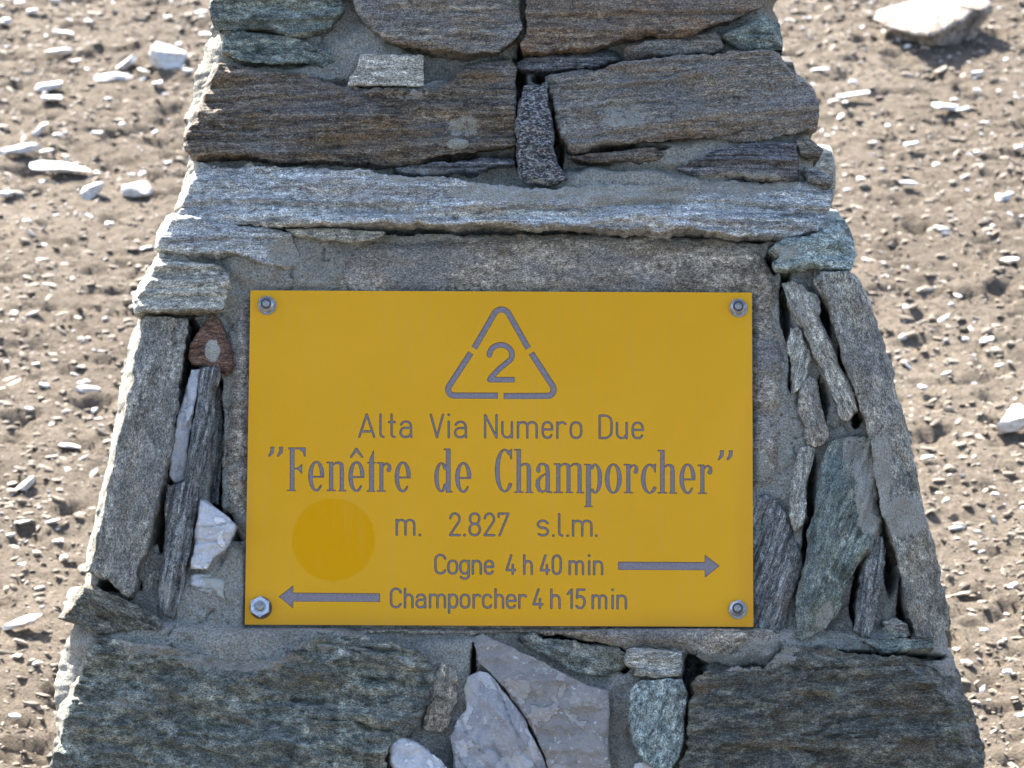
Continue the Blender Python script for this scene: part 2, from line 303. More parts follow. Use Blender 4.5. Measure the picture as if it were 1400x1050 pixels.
def stone(poly, mat, h=0.02, depth=0.16, grain=0, rough=1.0, lay=1.0, lam=0.011, dome=0.002, er=0.0038, jag=2.0, facets=(), sp=2.25,
          tilt=(0, 0), rf=3, name='stone', label=None, parent=None, hf=None, taper=0.05, side=1.0, sm=0):
    SEED[0] += 1; sd_ = SEED[0]; r = random.Random(sd_)
    u = px2pl(poly, h); u = smooth_poly(u, sm) if sm else u
    S = sp * 0.875e-3; B = densify(u, S)
    # jagged outline
    d = np.roll(B, -1, 0) - np.roll(B, 1, 0); nrm = np.stack([d[:, 1], -d[:, 0]], 1) / (np.hypot(*d.T)[:, None] + 1e-12)
    area = 0.5 * np.sum(B[:, 0] * np.roll(B[:, 1], -1) - np.roll(B[:, 0], -1) * B[:, 1])
    if area < 0: nrm = -nrm
    P3 = np.c_[B, np.zeros(len(B))]
    amp = jag * 0.875e-3 * (1.6 * fbm(P3 * 45, sd_, 2) + 1.3 * fbm(P3 * 170, sd_ + 5, 3, 0.7))
    B = B + nrm * amp[:, None]
    lo, hi = B.min(0), B.max(0)
    gx, gy = np.meshgrid(np.arange(lo[0], hi[0], S), np.arange(lo[1], hi[1], S * 0.87))
    gx[1::2] += S / 2; Q = np.stack([gx.ravel(), gy.ravel()], 1); Q += rng.uniform(-0.18, 0.18, Q.shape) * S
    Q = Q[inside(Q, B)]; dist = seg_dist(Q, B); k = dist > 0.55 * S; Q = Q[k]; dist = dist[k]
    nb = len(B); allp = np.r_[B, Q]
    res = delaunay_2d_cdt([Vector(p) for p in allp.tolist()], [], [list(range(nb))], 1, 1e-7)
    vv = np.array([p[:] for p in res[0]]); tris = res[2]
    if area < 0: pass
    T = np.array([t for t in tris if len(t) == 3])
    a, b, c = vv[T[:, 0]], vv[T[:, 1]], vv[T[:, 2]]
    cr = (b[:, 0] - a[:, 0]) * (c[:, 1] - a[:, 1]) - (b[:, 1] - a[:, 1]) * (c[:, 0] - a[:, 0])
    T[cr < 0] = T[cr < 0][:, ::-1]
    # boundary loops from the triangles
    ed = {}
    for t in T.tolist():
        for i in range(3): ed[(t[i], t[(i + 1) % 3])] = 1
    nxt = {i: j for (i, j) in ed if (j, i) not in ed}
    D = seg_dist(vv, B); isb = np.zeros(len(vv), bool); isb[list(nxt)] = True; D[isb] = 0
    uv = pl2px(vv[:, 0], vv[:, 1], np.full(len(vv), h))
    ga = math.radians(grain); off = np.array([r.uniform(-9, 9) for _ in range(3)])
    ga_, gb_ = vv[:, 0] * math.cos(ga) + vv[:, 1] * math.sin(ga), -vv[:, 0] * math.sin(ga) + vv[:, 1] * math.cos(ga)
    cen = vv.mean(0)
    if hf is not None:
        H = hf(uv, vv, D)
    else:
        Dn = np.clip(D + er * 0.55 * fbm(np.c_[vv * 90, 0 * D], sd_ + 31, 3, 0.65), 0, 1)
        e = np.clip(1 - Dn / er, 0, 1); H = -er * 0.8 * (1 - np.sqrt(np.clip(1 - e * e, 0, 1))) * 0.9
        R = max(np.ptp(vv[:, 0]), np.ptp(vv[:, 1])) / 2
        H = H + dome * (1 - np.clip(((vv - cen) ** 2).sum(1) / R ** 2, 0, 1.5)) + (vv - cen) @ np.array(tilt)
        for _ in range(rf):        # broad cleavage facets
            an = r.uniform(0, 2 * math.pi); m = r.uniform(0.06, 0.28); o_ = r.uniform(0.2, 0.7) * R
            H = np.minimum(H, 0.002 + dome * 0.5 - m * (((vv - cen) @ np.array([math.cos(an), math.sin(an)])) - o_) + (vv - cen) @ np.array(tilt))
        for fx, fy, fa, m in facets:
            p0 = px2pl([(fx, fy)], h)[0]; fa = math.radians(fa)
            s = (vv - p0) @ np.array([math.cos(fa), math.sin(fa)])
            s = s + 0.004 * fbm(np.c_[vv * 60, 0 * D], sd_ + 9, 3)
            H = np.minimum(H, 0.004 - m * s)
        G = np.c_[ga_ + off[0], gb_ + off[1], 0 * D]
        H = H + rough * (0.0045 * fbm(G * [9, 26, 1], sd_ + 11, 3) + 0.0028 * fbm(G * [40, 90, 1], sd_ + 12, 3, 0.6) + 0.0011 * fbm(G * [170, 300, 1], sd_ + 14, 2))
        q1 = fbm(np.c_[ga_ * 11 + off[0], gb_ * 26 + off[1], 0 * D], sd_ + 41, 3, 0.55)
        H = H - rough * 0.0045 * np.abs(q1) ** 0.8 * 2 + 0.002 * rough          # creased facets
        q2 = fbm(np.c_[ga_ * 7 + off[1], gb_ * 42 + off[0], 0 * D], sd_ + 51, 3, 0.6)
        H = H - rough * 0.0035 * np.exp(-(q2 / 0.035) ** 2) * sstep(-.1, .25, vn(np.c_[ga_ * 9, gb_ * 9, 0 * D] + off, sd_ + 52))   # cracks along the layers
        s = G[:, 1] / lam + 1.3 * fbm(G * [5, 14, 1], sd_ + 13, 3); fl = np.floor(s); fr = s - fl
        hv = lambda q: _hash(q.astype(np.int64), (G[:, 0] * 7 + 3 * vn(G * 3, sd_)).astype(np.int64) * 0, q.astype(np.int64) * 0, sd_)
        stp = hv(fl) + (hv(fl + 1) - hv(fl)) * sstep(0.62, 1.0, fr)
        H = H + lay * (0.0026 * stp - 0.0022 * np.exp(-((fr - 0.62) / 0.07) ** 2) * (0.5 + 0.5 * vn(G * [7, 90, 1], sd_ + 3)))
        H = h + H
    zz = H
    sun_paint = np.zeros(len(vv))  # sunlit look of the left edge painted in: outer left facets go mortar pale
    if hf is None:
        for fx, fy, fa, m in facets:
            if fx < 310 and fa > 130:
                p0 = px2pl([(fx, fy)], h)[0]; fa = math.radians(fa); sun_paint = np.maximum(sun_paint, 0.88 * sstep(0.003, 0.012, (vv - p0) @ np.array([math.cos(fa), math.sin(fa)])))
    Vp = [np.c_[vv, zz]]; Fc = [tuple(t) for t in T.tolist()]
    # side rings going back into the wall
    loops = []; left = dict(nxt)
    while left:
        s0 = next(iter(left)); lp = [s0]; n_ = left.pop(s0)
        while n_ != s0 and n_ in left: lp.append(n_); n_ = left.pop(n_)
        loops.append(lp)
    loops.sort(key=len, reverse=True)
    base = len(vv)
    for lp in loops[:1]:
        L = np.array(lp); prev = L; q = vv[L]; dd = np.roll(q, -1, 0) - np.roll(q, 1, 0)
        no = np.stack([dd[:, 1], -dd[:, 0]], 1) / (np.hypot(*dd.T)[:, None] + 1e-12)
        steps = [x for x in (0.006, 0.014, 0.026, 0.042, 0.065, 0.10, 0.15, 0.22) if x < depth * 0.85] + [depth]
        for k_, st in enumerate(steps):
            P3 = np.c_[q, np.full(len(L), -st)]
            oo = side * (0.0035 * fbm(P3 * 60, sd_ + 20, 3) + 0.006 * fbm(P3 * [16, 16, 16], sd_ + 21, 2)) - 0.0 * st
            qq = q + no * (oo * min(1, st / 0.01))[:, None] - (q - cen) * taper * (st / depth)
            if k_ == len(steps) - 1: qq = cen + (qq - cen) * 0.8
            hh = np.minimum(zz[L] - 0.0035 * (k_ + 1), h - st)
            Vp.append(np.c_[qq, hh]); cur = np.arange(base, base + len(L)); base += len(L)
            for i in range(len(L)):
                j = (i + 1) % len(L); Fc.append((prev[j], prev[i], cur[i], cur[j]))
            prev = cur
        Vp.append(np.array([[cen[0], cen[1], h - depth]])); ci = base; base += 1
        for i in range(len(L)): Fc.append((prev[(i + 1) % len(L)], prev[i], ci))
    A = np.concatenate(Vp)
    W = pl2w(A[:, 0], A[:, 1], A[:, 2])
    ga2, gb2 = A[:, 0] * math.cos(ga) + A[:, 1] * math.sin(ga), -A[:, 0] * math.sin(ga) + A[:, 1] * math.cos(ga)
    gc = np.c_[ga2 + off[0], gb2 + off[1], A[:, 2] + off[2]]
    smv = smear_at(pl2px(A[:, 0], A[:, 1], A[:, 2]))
    smv[len(vv):] *= 0.5; smv[:len(vv)] = np.maximum(smv[:len(vv)], sun_paint)  # mortar smears joined with the painted sunlit left edge
    return mesh_obj(name, W, Fc, M[mat], parent, True, {'gc': gc, 'smear_and_sun': smv}, label)

BASE = (0.0, 0.62, 0.0)
cairn = thing('stone_cairn', BASE, 'mortared dry stone pillar of schist slabs that carries the yellow trail plate', 'cairn')
def ST(poly, mat, **k): return stone(np.array(poly, float), mat, parent=cairn, **k)

# mortar bed that fills the joints
OUT = [(262,-150),(1060,-150),(1062,0),(1066,70),(1098,110),(1108,170),(1112,230),(1130,300),(1155,350),(1178,400),(1212,500),(1236,600),(1255,700),(1275,780),(1293,850),(1316,930),(1332,1000),(1348,1080),(1362,1230),
       (50,1230),(64,1080),(72,1000),(72,930),(92,860),(108,800),(130,740),(145,640),(155,560),(168,480),(188,425),(196,380),(218,330),(236,285),(256,220),(258,150),(268,80),(290,40),(288,0)]
BULGE = [(505,75,55,45,.018),(450,100,60,12,.016),(590,122,60,10,.02),(1000,215,95,32,.021),(900,215,60,20,.020),(860,255,120,20,.03),(1105,225,20,40,.012),
 (415,355,55,50,.012),(350,365,40,30,.016),(360,395,60,14,.006),(270,395,60,35,.016),(240,352,40,10,.018),(235,445,25,18,-.002),(312,470,10,50,-.01),
 (215,800,18,45,-.004),(290,840,70,60,.016),(310,780,32,40,.012),(240,880,140,30,.034),(335,890,80,36,.042),(430,878,70,24,.032),(130,800,30,12,.01),
 (1088,600,24,130,.002),(1075,430,20,60,-.006),(1150,600,30,30,-.004),(1200,680,22,80,.004),(1180,585,25,16,0.0),(1100,375,30,14,0.0),(1220,850,30,25,-.012),(1140,880,70,20,.012),
 (600,950,55,70,.014),(555,1030,40,30,.01),(625,895,60,25,.012),(850,950,26,45,.008),(870,1040,30,20,.004),(860,920,22,14,.006),(1100,880,40,16,.018),(900,890,60,10,.01),(640,1040,200,60,-.01),
 (725,110,20,8,.004),(1000,62,30,10,.004),(560,60,60,40,.0),(1190,880,80,14,.004)]
GAPS = [(340,313,80,5),(560,314,120,5),(800,318,180,5),(1010,323,60,7),(1058,352,9,22),(252,520,7,90),(226,700,9,55),(218,735,7,22),(296,610,7,100),(320,715,22,18),(262,480,8,40),
 (1128,425,7,40),(1155,505,7,40),(1172,560,6,25),(1112,680,6,60),(1104,745,6,30),(1218,770,8,45),(1238,830,10,45),(1172,815,7,45),(711,140,7,70),(762,200,8,45),(630,217,85,6),(840,205,65,5),
 (952,945,14,55),(800,872,70,7),(853,905,10,14),(770,84,80,9),(745,105,14,9),(1200,897,90,5),(1075,400,6,60),(1125,545,6,30),(1083,490,4,40),(1199,612,5,30),(1204,690,4,40),(648,905,3,22),(320,212,30,5),(236,430,40,4),(160,800,25,8)]
def mort_h(uv, vv, D):
    P = np.c_[vv, 0 * D]; wob = 9 * fbm(P * 30, 3, 3)
    H = np.full(len(uv), -0.003)
    for u, v, a, b, t in BULGE:
        r = np.hypot((uv[:, 0] - u + wob) / a, (uv[:, 1] - v + wob) / b)
        H = np.maximum(H, -0.003 + (t + 0.003) * (1 - sstep(0.6, 1.35, r)))
    H = H + 0.006 * fbm(P * 25, 4, 4) + 0.0042 * fbm(P * 90, 8, 3, 0.7) - 0.003 * np.clip(vn(P * 130, 15) - 0.45, 0, 1)
    gn = fbm(P * 55, 12, 3, 0.6)
    for u, v, a, b in GAPS:
        r = np.hypot((uv[:, 0] - u + wob * 0.3) / a, (uv[:, 1] - v + wob * 0.2) / b) + 0.55 * gn
        H = H - (H + 0.10) * (1 - sstep(0.75, 1.3, r))
    sg = sstep(322, 336, uv[:, 0]) * (1 - sstep(1030, 1042, uv[:, 0])) * sstep(384, 396, uv[:, 1]) * (1 - sstep(858, 866, uv[:, 1]))
    H = np.where(sg > 0, np.minimum(H, 0.004 + 0.05 * (1 - sg)), H)
    crack = np.abs(vn(P * 16 + 0.4 * fbm(P * 40, 77, 2)[:, None], 78)); H = H - 0.006 * np.exp(-(crack / 0.03) ** 2) * sstep(-.05, .15, vn(P * 8, 79))
    e = np.clip(1 - D / 0.03, 0, 1); return H - 0.03 * e * e
ST(OUT, 'mortar', h=0.0, depth=0.45, sp=3.0, hf=mort_h, name='mortar', taper=0.02, jag=3)

L = 180
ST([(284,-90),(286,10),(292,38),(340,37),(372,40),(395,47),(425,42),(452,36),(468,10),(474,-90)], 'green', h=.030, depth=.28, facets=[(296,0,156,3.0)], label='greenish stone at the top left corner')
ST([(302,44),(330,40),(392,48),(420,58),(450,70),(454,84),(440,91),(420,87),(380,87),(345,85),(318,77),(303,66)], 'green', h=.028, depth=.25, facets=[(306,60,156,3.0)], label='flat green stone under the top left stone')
ST([(482,-90),(484,10),(500,30),(520,48),(535,58),(560,66),(590,70),(640,74),(680,70),(705,55),(713,38),(712,0),(715,-90)], 'brown2', h=.036, depth=.2, dome=.012, rough=1.4)
ST([(719,-90),(721,36),(712,58),(714,71),(740,72),(767,70),(800,66),(831,60),(860,52),(889,45),(950,44),(981,34),(1000,30),(1017,18),(1044,4),(1047,-90)], 'rust', h=.036, depth=.3, facets=[(1030,0,20,1.5)], label='large reddish brown stone at the top right')
ST([(478,103),(475,117),(557,118),(579,116),(580,75),(493,73),(488,92)], 'pale', h=.040, er=.004, jag=.7, lay=.3, rough=.5, rf=1, label='small pale rectangular stone')
ST([(706,93),(750,97),(810,91),(848,82),(845,68),(828,64),(780,73),(720,77),(705,84)], 'dark', h=.012, er=.008, tilt=(0,-.35), label='thin dark slate wedge')
ST([(855,68),(856,77),(910,76),(974,71),(989,64),(987,46),(978,41),(917,49),(860,61)], 'brown2', h=.022)
ST([(990,46),(1017,34),(1035,23),(1067,27),(1073,68),(1038,67),(1010,59)], 'green', h=.032, depth=.25, facets=[(1056,50,15,1.4),(1062,36,55,2.2)])
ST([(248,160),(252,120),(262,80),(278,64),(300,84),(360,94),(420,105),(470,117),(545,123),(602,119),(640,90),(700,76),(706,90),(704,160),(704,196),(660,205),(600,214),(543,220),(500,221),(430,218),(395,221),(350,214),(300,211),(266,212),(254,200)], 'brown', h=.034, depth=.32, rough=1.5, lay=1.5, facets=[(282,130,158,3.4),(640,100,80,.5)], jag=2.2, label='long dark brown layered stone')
ST([(714,114),(746,112),(749,136),(757,171),(756,200),(767,229),(778,245),(749,250),(724,245),(714,236),(708,207),(706,179),(708,150)], 'granite', h=.042, er=.006, lay=.1, label='small upright black and white speckled stone')
ST([(748,102),(803,97),(860,82),(930,77),(989,72),(1067,69),(1085,93),(1103,104),(1114,125),(1121,146),(1117,168),(1089,181),(1028,193),(960,186),(910,190),(838,197),(785,202),(767,186),(756,143)], 'brown2', h=.040, depth=.32, grain=4, rough=1.4, lay=1.5, facets=[(1104,120,25,1.6),(1092,98,50,2.4),(1110,128,45,2.4),(850,190,-80,.5)], jag=2.2, label='big banded grey brown stone with a pale blotch')
ST([(925,228),(978,206),(1035,196),(1088,196),(1091,242),(1050,243),(981,237),(938,236)], 'dark', h=.030, depth=.25, lay=2.2, lam=.008)
ST([(1089,192),(1110,189),(1127,204),(1123,214),(1105,218),(1093,211)], 'brown2', h=.022, depth=.2, facets=[(1112,197,60,2.4)])
ST([(1102,228),(1122,234),(1137,243),(1133,251),(1110,246)], 'darkv', h=.030, depth=.2, facets=[(1122,238,60,2.4)])
ST([(540,230),(600,223),(660,215),(704,213),(704,225),(640,233),(580,236)], 'dark', h=.026)
ST([(775,214),(838,206),(896,201),(906,211),(874,218),(803,223)], 'brown', h=.026)
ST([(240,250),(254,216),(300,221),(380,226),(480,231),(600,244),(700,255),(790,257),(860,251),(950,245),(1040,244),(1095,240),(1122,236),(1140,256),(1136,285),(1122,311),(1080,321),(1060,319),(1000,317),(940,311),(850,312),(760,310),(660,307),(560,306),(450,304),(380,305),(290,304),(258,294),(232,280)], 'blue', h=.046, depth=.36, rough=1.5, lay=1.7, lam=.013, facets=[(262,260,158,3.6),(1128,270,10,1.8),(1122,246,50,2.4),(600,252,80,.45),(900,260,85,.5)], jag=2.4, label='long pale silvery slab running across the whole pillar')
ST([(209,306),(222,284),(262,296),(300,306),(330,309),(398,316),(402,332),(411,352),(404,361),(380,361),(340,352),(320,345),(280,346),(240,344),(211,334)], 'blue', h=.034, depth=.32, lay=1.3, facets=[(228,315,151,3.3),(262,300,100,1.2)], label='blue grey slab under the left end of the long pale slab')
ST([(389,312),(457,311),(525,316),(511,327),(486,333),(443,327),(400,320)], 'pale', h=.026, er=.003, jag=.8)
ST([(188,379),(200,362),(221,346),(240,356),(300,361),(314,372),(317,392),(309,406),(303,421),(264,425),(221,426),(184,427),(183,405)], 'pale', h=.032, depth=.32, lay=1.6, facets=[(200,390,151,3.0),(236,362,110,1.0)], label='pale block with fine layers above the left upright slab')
# the big slab behind the sign
def slab_h(uv, vv, D):
    P = np.c_[vv, 0 * D]; e = np.clip(1 - D / 0.02, 0, 1)
    H = 0.006 - 0.016 * e * e + 0.0035 * fbm(P * 14, 61, 4) + 0.0016 * fbm(P * [60, 90, 1], 62, 3)
    under = sstep(325, 350, uv[:, 0]) * (1 - sstep(1022, 1040, uv[:, 0])) * sstep(385, 408, uv[:, 1]) * (1 - sstep(850, 868, uv[:, 1]))
    H = H + sstep(856, 864, uv[:, 1]) * (0.016 + 0.016 * fbm(P * [22, 30, 1], 64, 4, 0.6))
    return H * (1 - 0.35 * under) + under * -0.008
ST([(430,332),(520,326),(640,319),(760,317),(900,321),(975,321),(1018,328),(1043,345),(1060,372),(1065,405),(1064,440),(1075,470),(1080,500),(1077,540),(1075,585),(1067,630),(1060,660),(1045,670),(1030,682),(1024,760),(1028,850),(1075,868),(1066,890),(1047,911),(999,910),(969,907),(936,889),(880,887),(855,890),(830,880),(790,872),(760,866),(700,862),(660,868),(560,866),(440,862),(360,860),(342,800),(337,742),(318,708),(305,690),(302,660),(304,600),(310,540),(316,470),(318,420),(324,400),(348,394),(392,392),(402,368),(412,350)], 'slab', h=0.006, hf=slab_h, depth=.12, sp=3, jag=2.5, label='broad grey brown slab behind the yellow plate')
# left column
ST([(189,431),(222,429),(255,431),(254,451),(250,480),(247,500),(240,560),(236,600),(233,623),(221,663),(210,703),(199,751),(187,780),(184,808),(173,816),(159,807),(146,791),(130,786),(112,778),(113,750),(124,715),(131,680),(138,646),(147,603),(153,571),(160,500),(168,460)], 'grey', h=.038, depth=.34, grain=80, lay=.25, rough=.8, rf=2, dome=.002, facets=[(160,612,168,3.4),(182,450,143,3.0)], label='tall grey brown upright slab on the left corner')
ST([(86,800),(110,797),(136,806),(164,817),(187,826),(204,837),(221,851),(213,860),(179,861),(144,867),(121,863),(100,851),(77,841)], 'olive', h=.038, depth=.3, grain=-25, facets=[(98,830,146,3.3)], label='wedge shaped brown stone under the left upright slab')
ST([(290,427),(301,437),(307,454),(316,483),(316,500),(310,512),(299,507),(284,501),(261,498),(256,489),(259,471),(273,449)], 'red', h=.014, er=.003, lay=0, rough=.6, jag=.8, facets=[(301,470,15,1.1)], rf=1, label='rusty red triangular stone')
ST([(262,506),(273,505),(269,540),(261,580),(257,620),(250,655),(238,658),(231,650),(233,620),(240,580),(250,545)], 'quartzw', h=.016, rf=8, rough=1.3, sm=0, er=.003, jag=.8, grain=78, label='narrow white quartz strip')
ST([(275,504),(297,500),(293,530),(286,590),(280,630),(273,665),(268,700),(262,740),(256,770),(250,800),(244,830),(236,846),(222,840),(217,820),(220,780),(225,720),(227,662),(252,657),(259,620),(263,580),(271,540)], 'darkv', h=.024, er=.005, grain=80, lay=2.2, lam=.006, jag=1.2, label='thin upright stone with dark and light stripes')
ST([(290,515),(304,530),(302,600),(299,690),(287,688),(287,600)], 'darkv', h=-.022, grain=85)
ST([(274,684),(293,694),(307,703),(323,716),(320,731),(307,751),(291,763),(284,780),(261,776),(263,763),(270,734)], 'quartzw', h=.030, rf=8, rough=1.3, sm=0, er=.004, jag=.8, lay=.2, label='angular white quartz piece left of the plate')
ST([(260,786),(287,783),(308,795),(310,822),(290,815),(262,797)], 'quartzw', h=.020, rf=8, rough=1.3, sm=0, er=.006, lay=.2, label='small white quartz piece half sunk in mortar')
ST([(196,760),(216,740),(224,790),(222,838),(206,828),(192,806)], 'pale', h=-.004, grain=85)
# right column
ST([(1053,340),(1069,328),(1100,322),(1123,317),(1134,313),(1146,306),(1157,316),(1169,327),(1173,344),(1167,359),(1163,366),(1134,366),(1103,364),(1063,367),(1058,358),(1067,350)], 'teal', h=.030, depth=.3, lay=.5, facets=[(1152,335,25,1.5),(1140,322,100,.8),(1158,322,55,2.4)], label='green blue stone below the right end of the long pale slab')
ST([(1117,381),(1129,371),(1163,370),(1180,384),(1189,404),(1200,439),(1211,476),(1223,516),(1231,547),(1243,590),(1254,639),(1266,699),(1280,761),(1291,807),(1304,847),(1300,860),(1280,871),(1254,867),(1246,844),(1237,807),(1229,761),(1216,722),(1206,705),(1199,664),(1193,613),(1180,564),(1163,519),(1149,473),(1140,439),(1129,404)], 'grey', h=.038, depth=.34, grain=-75, lay=.2, rough=.8, rf=2, dome=.002, facets=[(1226,560,15,1.8),(1268,740,12,1.8),(1190,430,20,1.8),(1180,392,50,2.4)], label='tall grey brown upright slab on the right corner')
ST([(1069,385),(1083,383),(1097,389),(1106,399),(1119,402),(1122,424),(1119,433),(1136,467),(1150,501),(1165,527),(1170,547),(1172,561),(1160,576),(1149,570),(1143,550),(1131,519),(1114,484),(1100,450),(1086,424),(1074,404)], 'pale', h=.022, er=.006, grain=-65, jag=1.2, facets=[(1082,410,200,.8)], label='narrow pale slanting stone right of the plate')
ST([(1080,447),(1093,447),(1100,470),(1108,490),(1104,515),(1097,530),(1084,538),(1081,510),(1078,470)], 'pale', h=.006, grain=80)
ST([(1092,531),(1108,513),(1115,516),(1125,545),(1134,585),(1135,598),(1125,609),(1115,611),(1105,606),(1098,580),(1090,555)], 'slab', h=.010, grain=-75)
ST([(1095,613),(1113,612),(1108,650),(1104,680),(1098,715),(1088,730),(1080,715),(1078,690),(1082,650),(1088,625)], 'pale', h=.012, grain=80)
ST([(1134,599),(1166,593),(1192,597),(1192,610),(1196,622),(1201,676),(1203,712),(1206,724),(1191,750),(1180,761),(1169,784),(1151,819),(1143,847),(1129,859),(1111,867),(1096,876),(1087,872),(1089,850),(1090,813),(1104,763),(1110,733),(1113,690),(1124,633)], 'green', h=.030, grain=72, lay=1.3, rough=1.3, er=.01, label='large greenish grey upright stone half covered by mortar')
ST([(1024,676),(1049,675),(1063,688),(1080,716),(1097,761),(1101,773),(1092,796),(1084,813),(1078,839),(1073,861),(1046,860),(1018,856),(1012,760)], 'darkv', h=.004, grain=70, rough=1.5, lay=.8, label='dark speckled stone beside the lower right corner of the plate')
ST([(1193,733),(1208,733),(1209,761),(1205,807),(1202,847),(1191,873),(1177,870),(1171,861),(1171,830),(1177,790),(1180,773),(1189,761)], 'darkv', h=.022, er=.005, grain=82, lay=1.6, lam=.006)
ST([(1206,850),(1225,846),(1243,852),(1246,867),(1210,872)], 'pale', h=.008, sm=0)
ST([(1173,874),(1277,872),(1279,888),(1214,893),(1188,884)], 'green', h=.034, depth=.2)
# bottom course
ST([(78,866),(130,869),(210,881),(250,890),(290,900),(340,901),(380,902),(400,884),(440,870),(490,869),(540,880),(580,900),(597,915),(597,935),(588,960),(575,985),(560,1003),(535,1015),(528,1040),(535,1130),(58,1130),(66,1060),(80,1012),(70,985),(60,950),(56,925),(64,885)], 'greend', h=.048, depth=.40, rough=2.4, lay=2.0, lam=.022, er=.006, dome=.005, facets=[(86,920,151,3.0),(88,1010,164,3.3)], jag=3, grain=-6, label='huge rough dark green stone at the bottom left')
ST([(594,921),(605,907),(623,911),(626,925),(623,961),(616,993),(601,1003),(576,996),(584,961)], 'slab', h=.026, grain=75, label='finger shaped grey stone between green boulder and quartz')
ST([(534,1021),(551,1010),(576,1021),(598,1036),(625,1062),(622,1130),(545,1130),(538,1050)], 'quartzw', h=.050, rf=8, rough=1.3, sm=0, lay=.2, dome=.01, label='rounded white quartz at the bottom edge')
ST([(634,942),(641,925),(655,917),(668,921),(687,943),(709,971),(726,1003),(741,1032),(752,1060),(752,1130),(630,1130),(625,1060),(620,1030),(615,1007),(626,985),(637,971)], 'quartzb', h=.034, rf=8, rough=1.3, sm=0, lay=.5, lam=.02, grain=-58, dome=.008, facets=[(660,960,60,.35),(690,1000,-20,.2)], jag=1, label='milky quartz slab lying against the big grey quartz')
ST([(646,871),(659,864),(680,875),(723,896),(766,918),(801,936),(832,945),(834,979),(832,1014),(834,1050),(834,1130),(757,1130),(757,1070),(744,1030),(729,1000),(711,968),(689,940),(669,918),(654,906),(650,886)], 'quartz', h=.030, rf=8, rough=1.3, sm=0, lay=.0, er=.004, jag=.8, dome=.003, label='big flat grey quartz slab with a pointed top')
ST([(709,866),(730,864),(744,873),(784,873),(801,880),(837,884),(857,893),(857,907),(848,917),(823,922),(791,920),(766,910),(730,889),(716,883)], 'greend', h=.010, grain=-18, rough=1.6)
ST([(860,889),(884,887),(932,891),(934,907),(932,924),(894,927),(866,924),(871,914),(859,905)], 'pale', h=.030, er=.004, jag=.9, lay=.8)
ST([(860,944),(873,933),(933,928),(938,950),(936,1014),(928,1036),(915,1055),(895,1049),(880,1039),(867,1014),(861,986)], 'teal', h=.036, grain=75, lay=.4, label='blue green block beside the quartz')
ST([(868,1044),(885,1040),(899,1056),(904,1130),(858,1130)], 'quartzw', h=.02, rf=8, rough=1.3, sm=0, lay=.2)
ST([(947,935),(962,917),(1000,914),(1047,913),(1070,884),(1100,882),(1180,897),(1275,897),(1292,868),(1306,862),(1318,890),(1325,920),(1327,945),(1340,980),(1346,1000),(1353,1018),(1349,1050),(1346,1130),(915,1130),(922,1062),(940,1020),(942,960)], 'olive', h=.048, depth=.40, rough=2.0, lay=1.8, lam=.016, er=.006, dome=.005, facets=[(1288,930,12,1.5),(1306,1000,8,1.5),(1304,885,42,2.3),(1330,985,50,2.2)], jag=3, grain=2, label='huge brown and green stone at the bottom right')

# courses above and below the picture, and the sides and back of the pillar
def block(c, s, mat, rz=0, seed=0, name='stone', parent=None, **kw):
    n = 5; P = []; F = []; ix = {}
    for ax in range(3):
        for sg in (-1, 1):
            for i in range(n):
                for j in range(n):
                    for (a, b) in ((i, j),):
                        q = []
                        for da, db in ((0, 0), (1, 0), (1, 1), (0, 1)):
                            p = [0, 0, 0]; p[ax] = sg; p[(ax + 1) % 3] = 2 * (a + da) / n - 1; p[(ax + 2) % 3] = 2 * (b + db) / n - 1
                            kx = tuple(round(v, 4) for v in p)
                            if kx not in ix: ix[kx] = len(P); P.append(p)
                            q.append(ix[kx])
                        F.append(tuple(q if sg > 0 else q[::-1]))
    P = np.array(P, float); L_ = np.linalg.norm(P, axis=1)[:, None]
    P = P * (1 - 0.12 * (L_ - 1) / 0.732)
    W = P * np.array(s) / 2; W = W * (1 + 0.10 * np.c_[fbm(W * 9 + seed, seed, 2), fbm(W * 9 + seed, seed + 1, 2), fbm(W * 9 + seed, seed + 2, 2)])
    gc = W + seed % 17; cz, sz = math.cos(rz), math.sin(rz)
    R = np.array([[cz, -sz, 0], [sz, cz, 0], [0, 0, 1]])
    return mesh_obj(name, W @ R.T + np.array(c), F, M[mat], parent, True, {'gc': np.c_[gc[:, 0], gc[:, 2], gc[:, 1]], 'smear_and_sun': np.zeros(len(P))})
MS = ['brown', 'brown2', 'grey', 'green', 'olive', 'slab', 'greend', 'pale', 'teal', 'rust']
def half_w(z): return 0.50 - 0.25 * (z - 1.0)      # half width of the pillar
def front_y(z): return (z - 1.0) * math.tan(LEAN)
DEP = 0.56
def back_y(z): return front_y(0) * 0 + 1.12 - 0.24 * (z - 0.0)
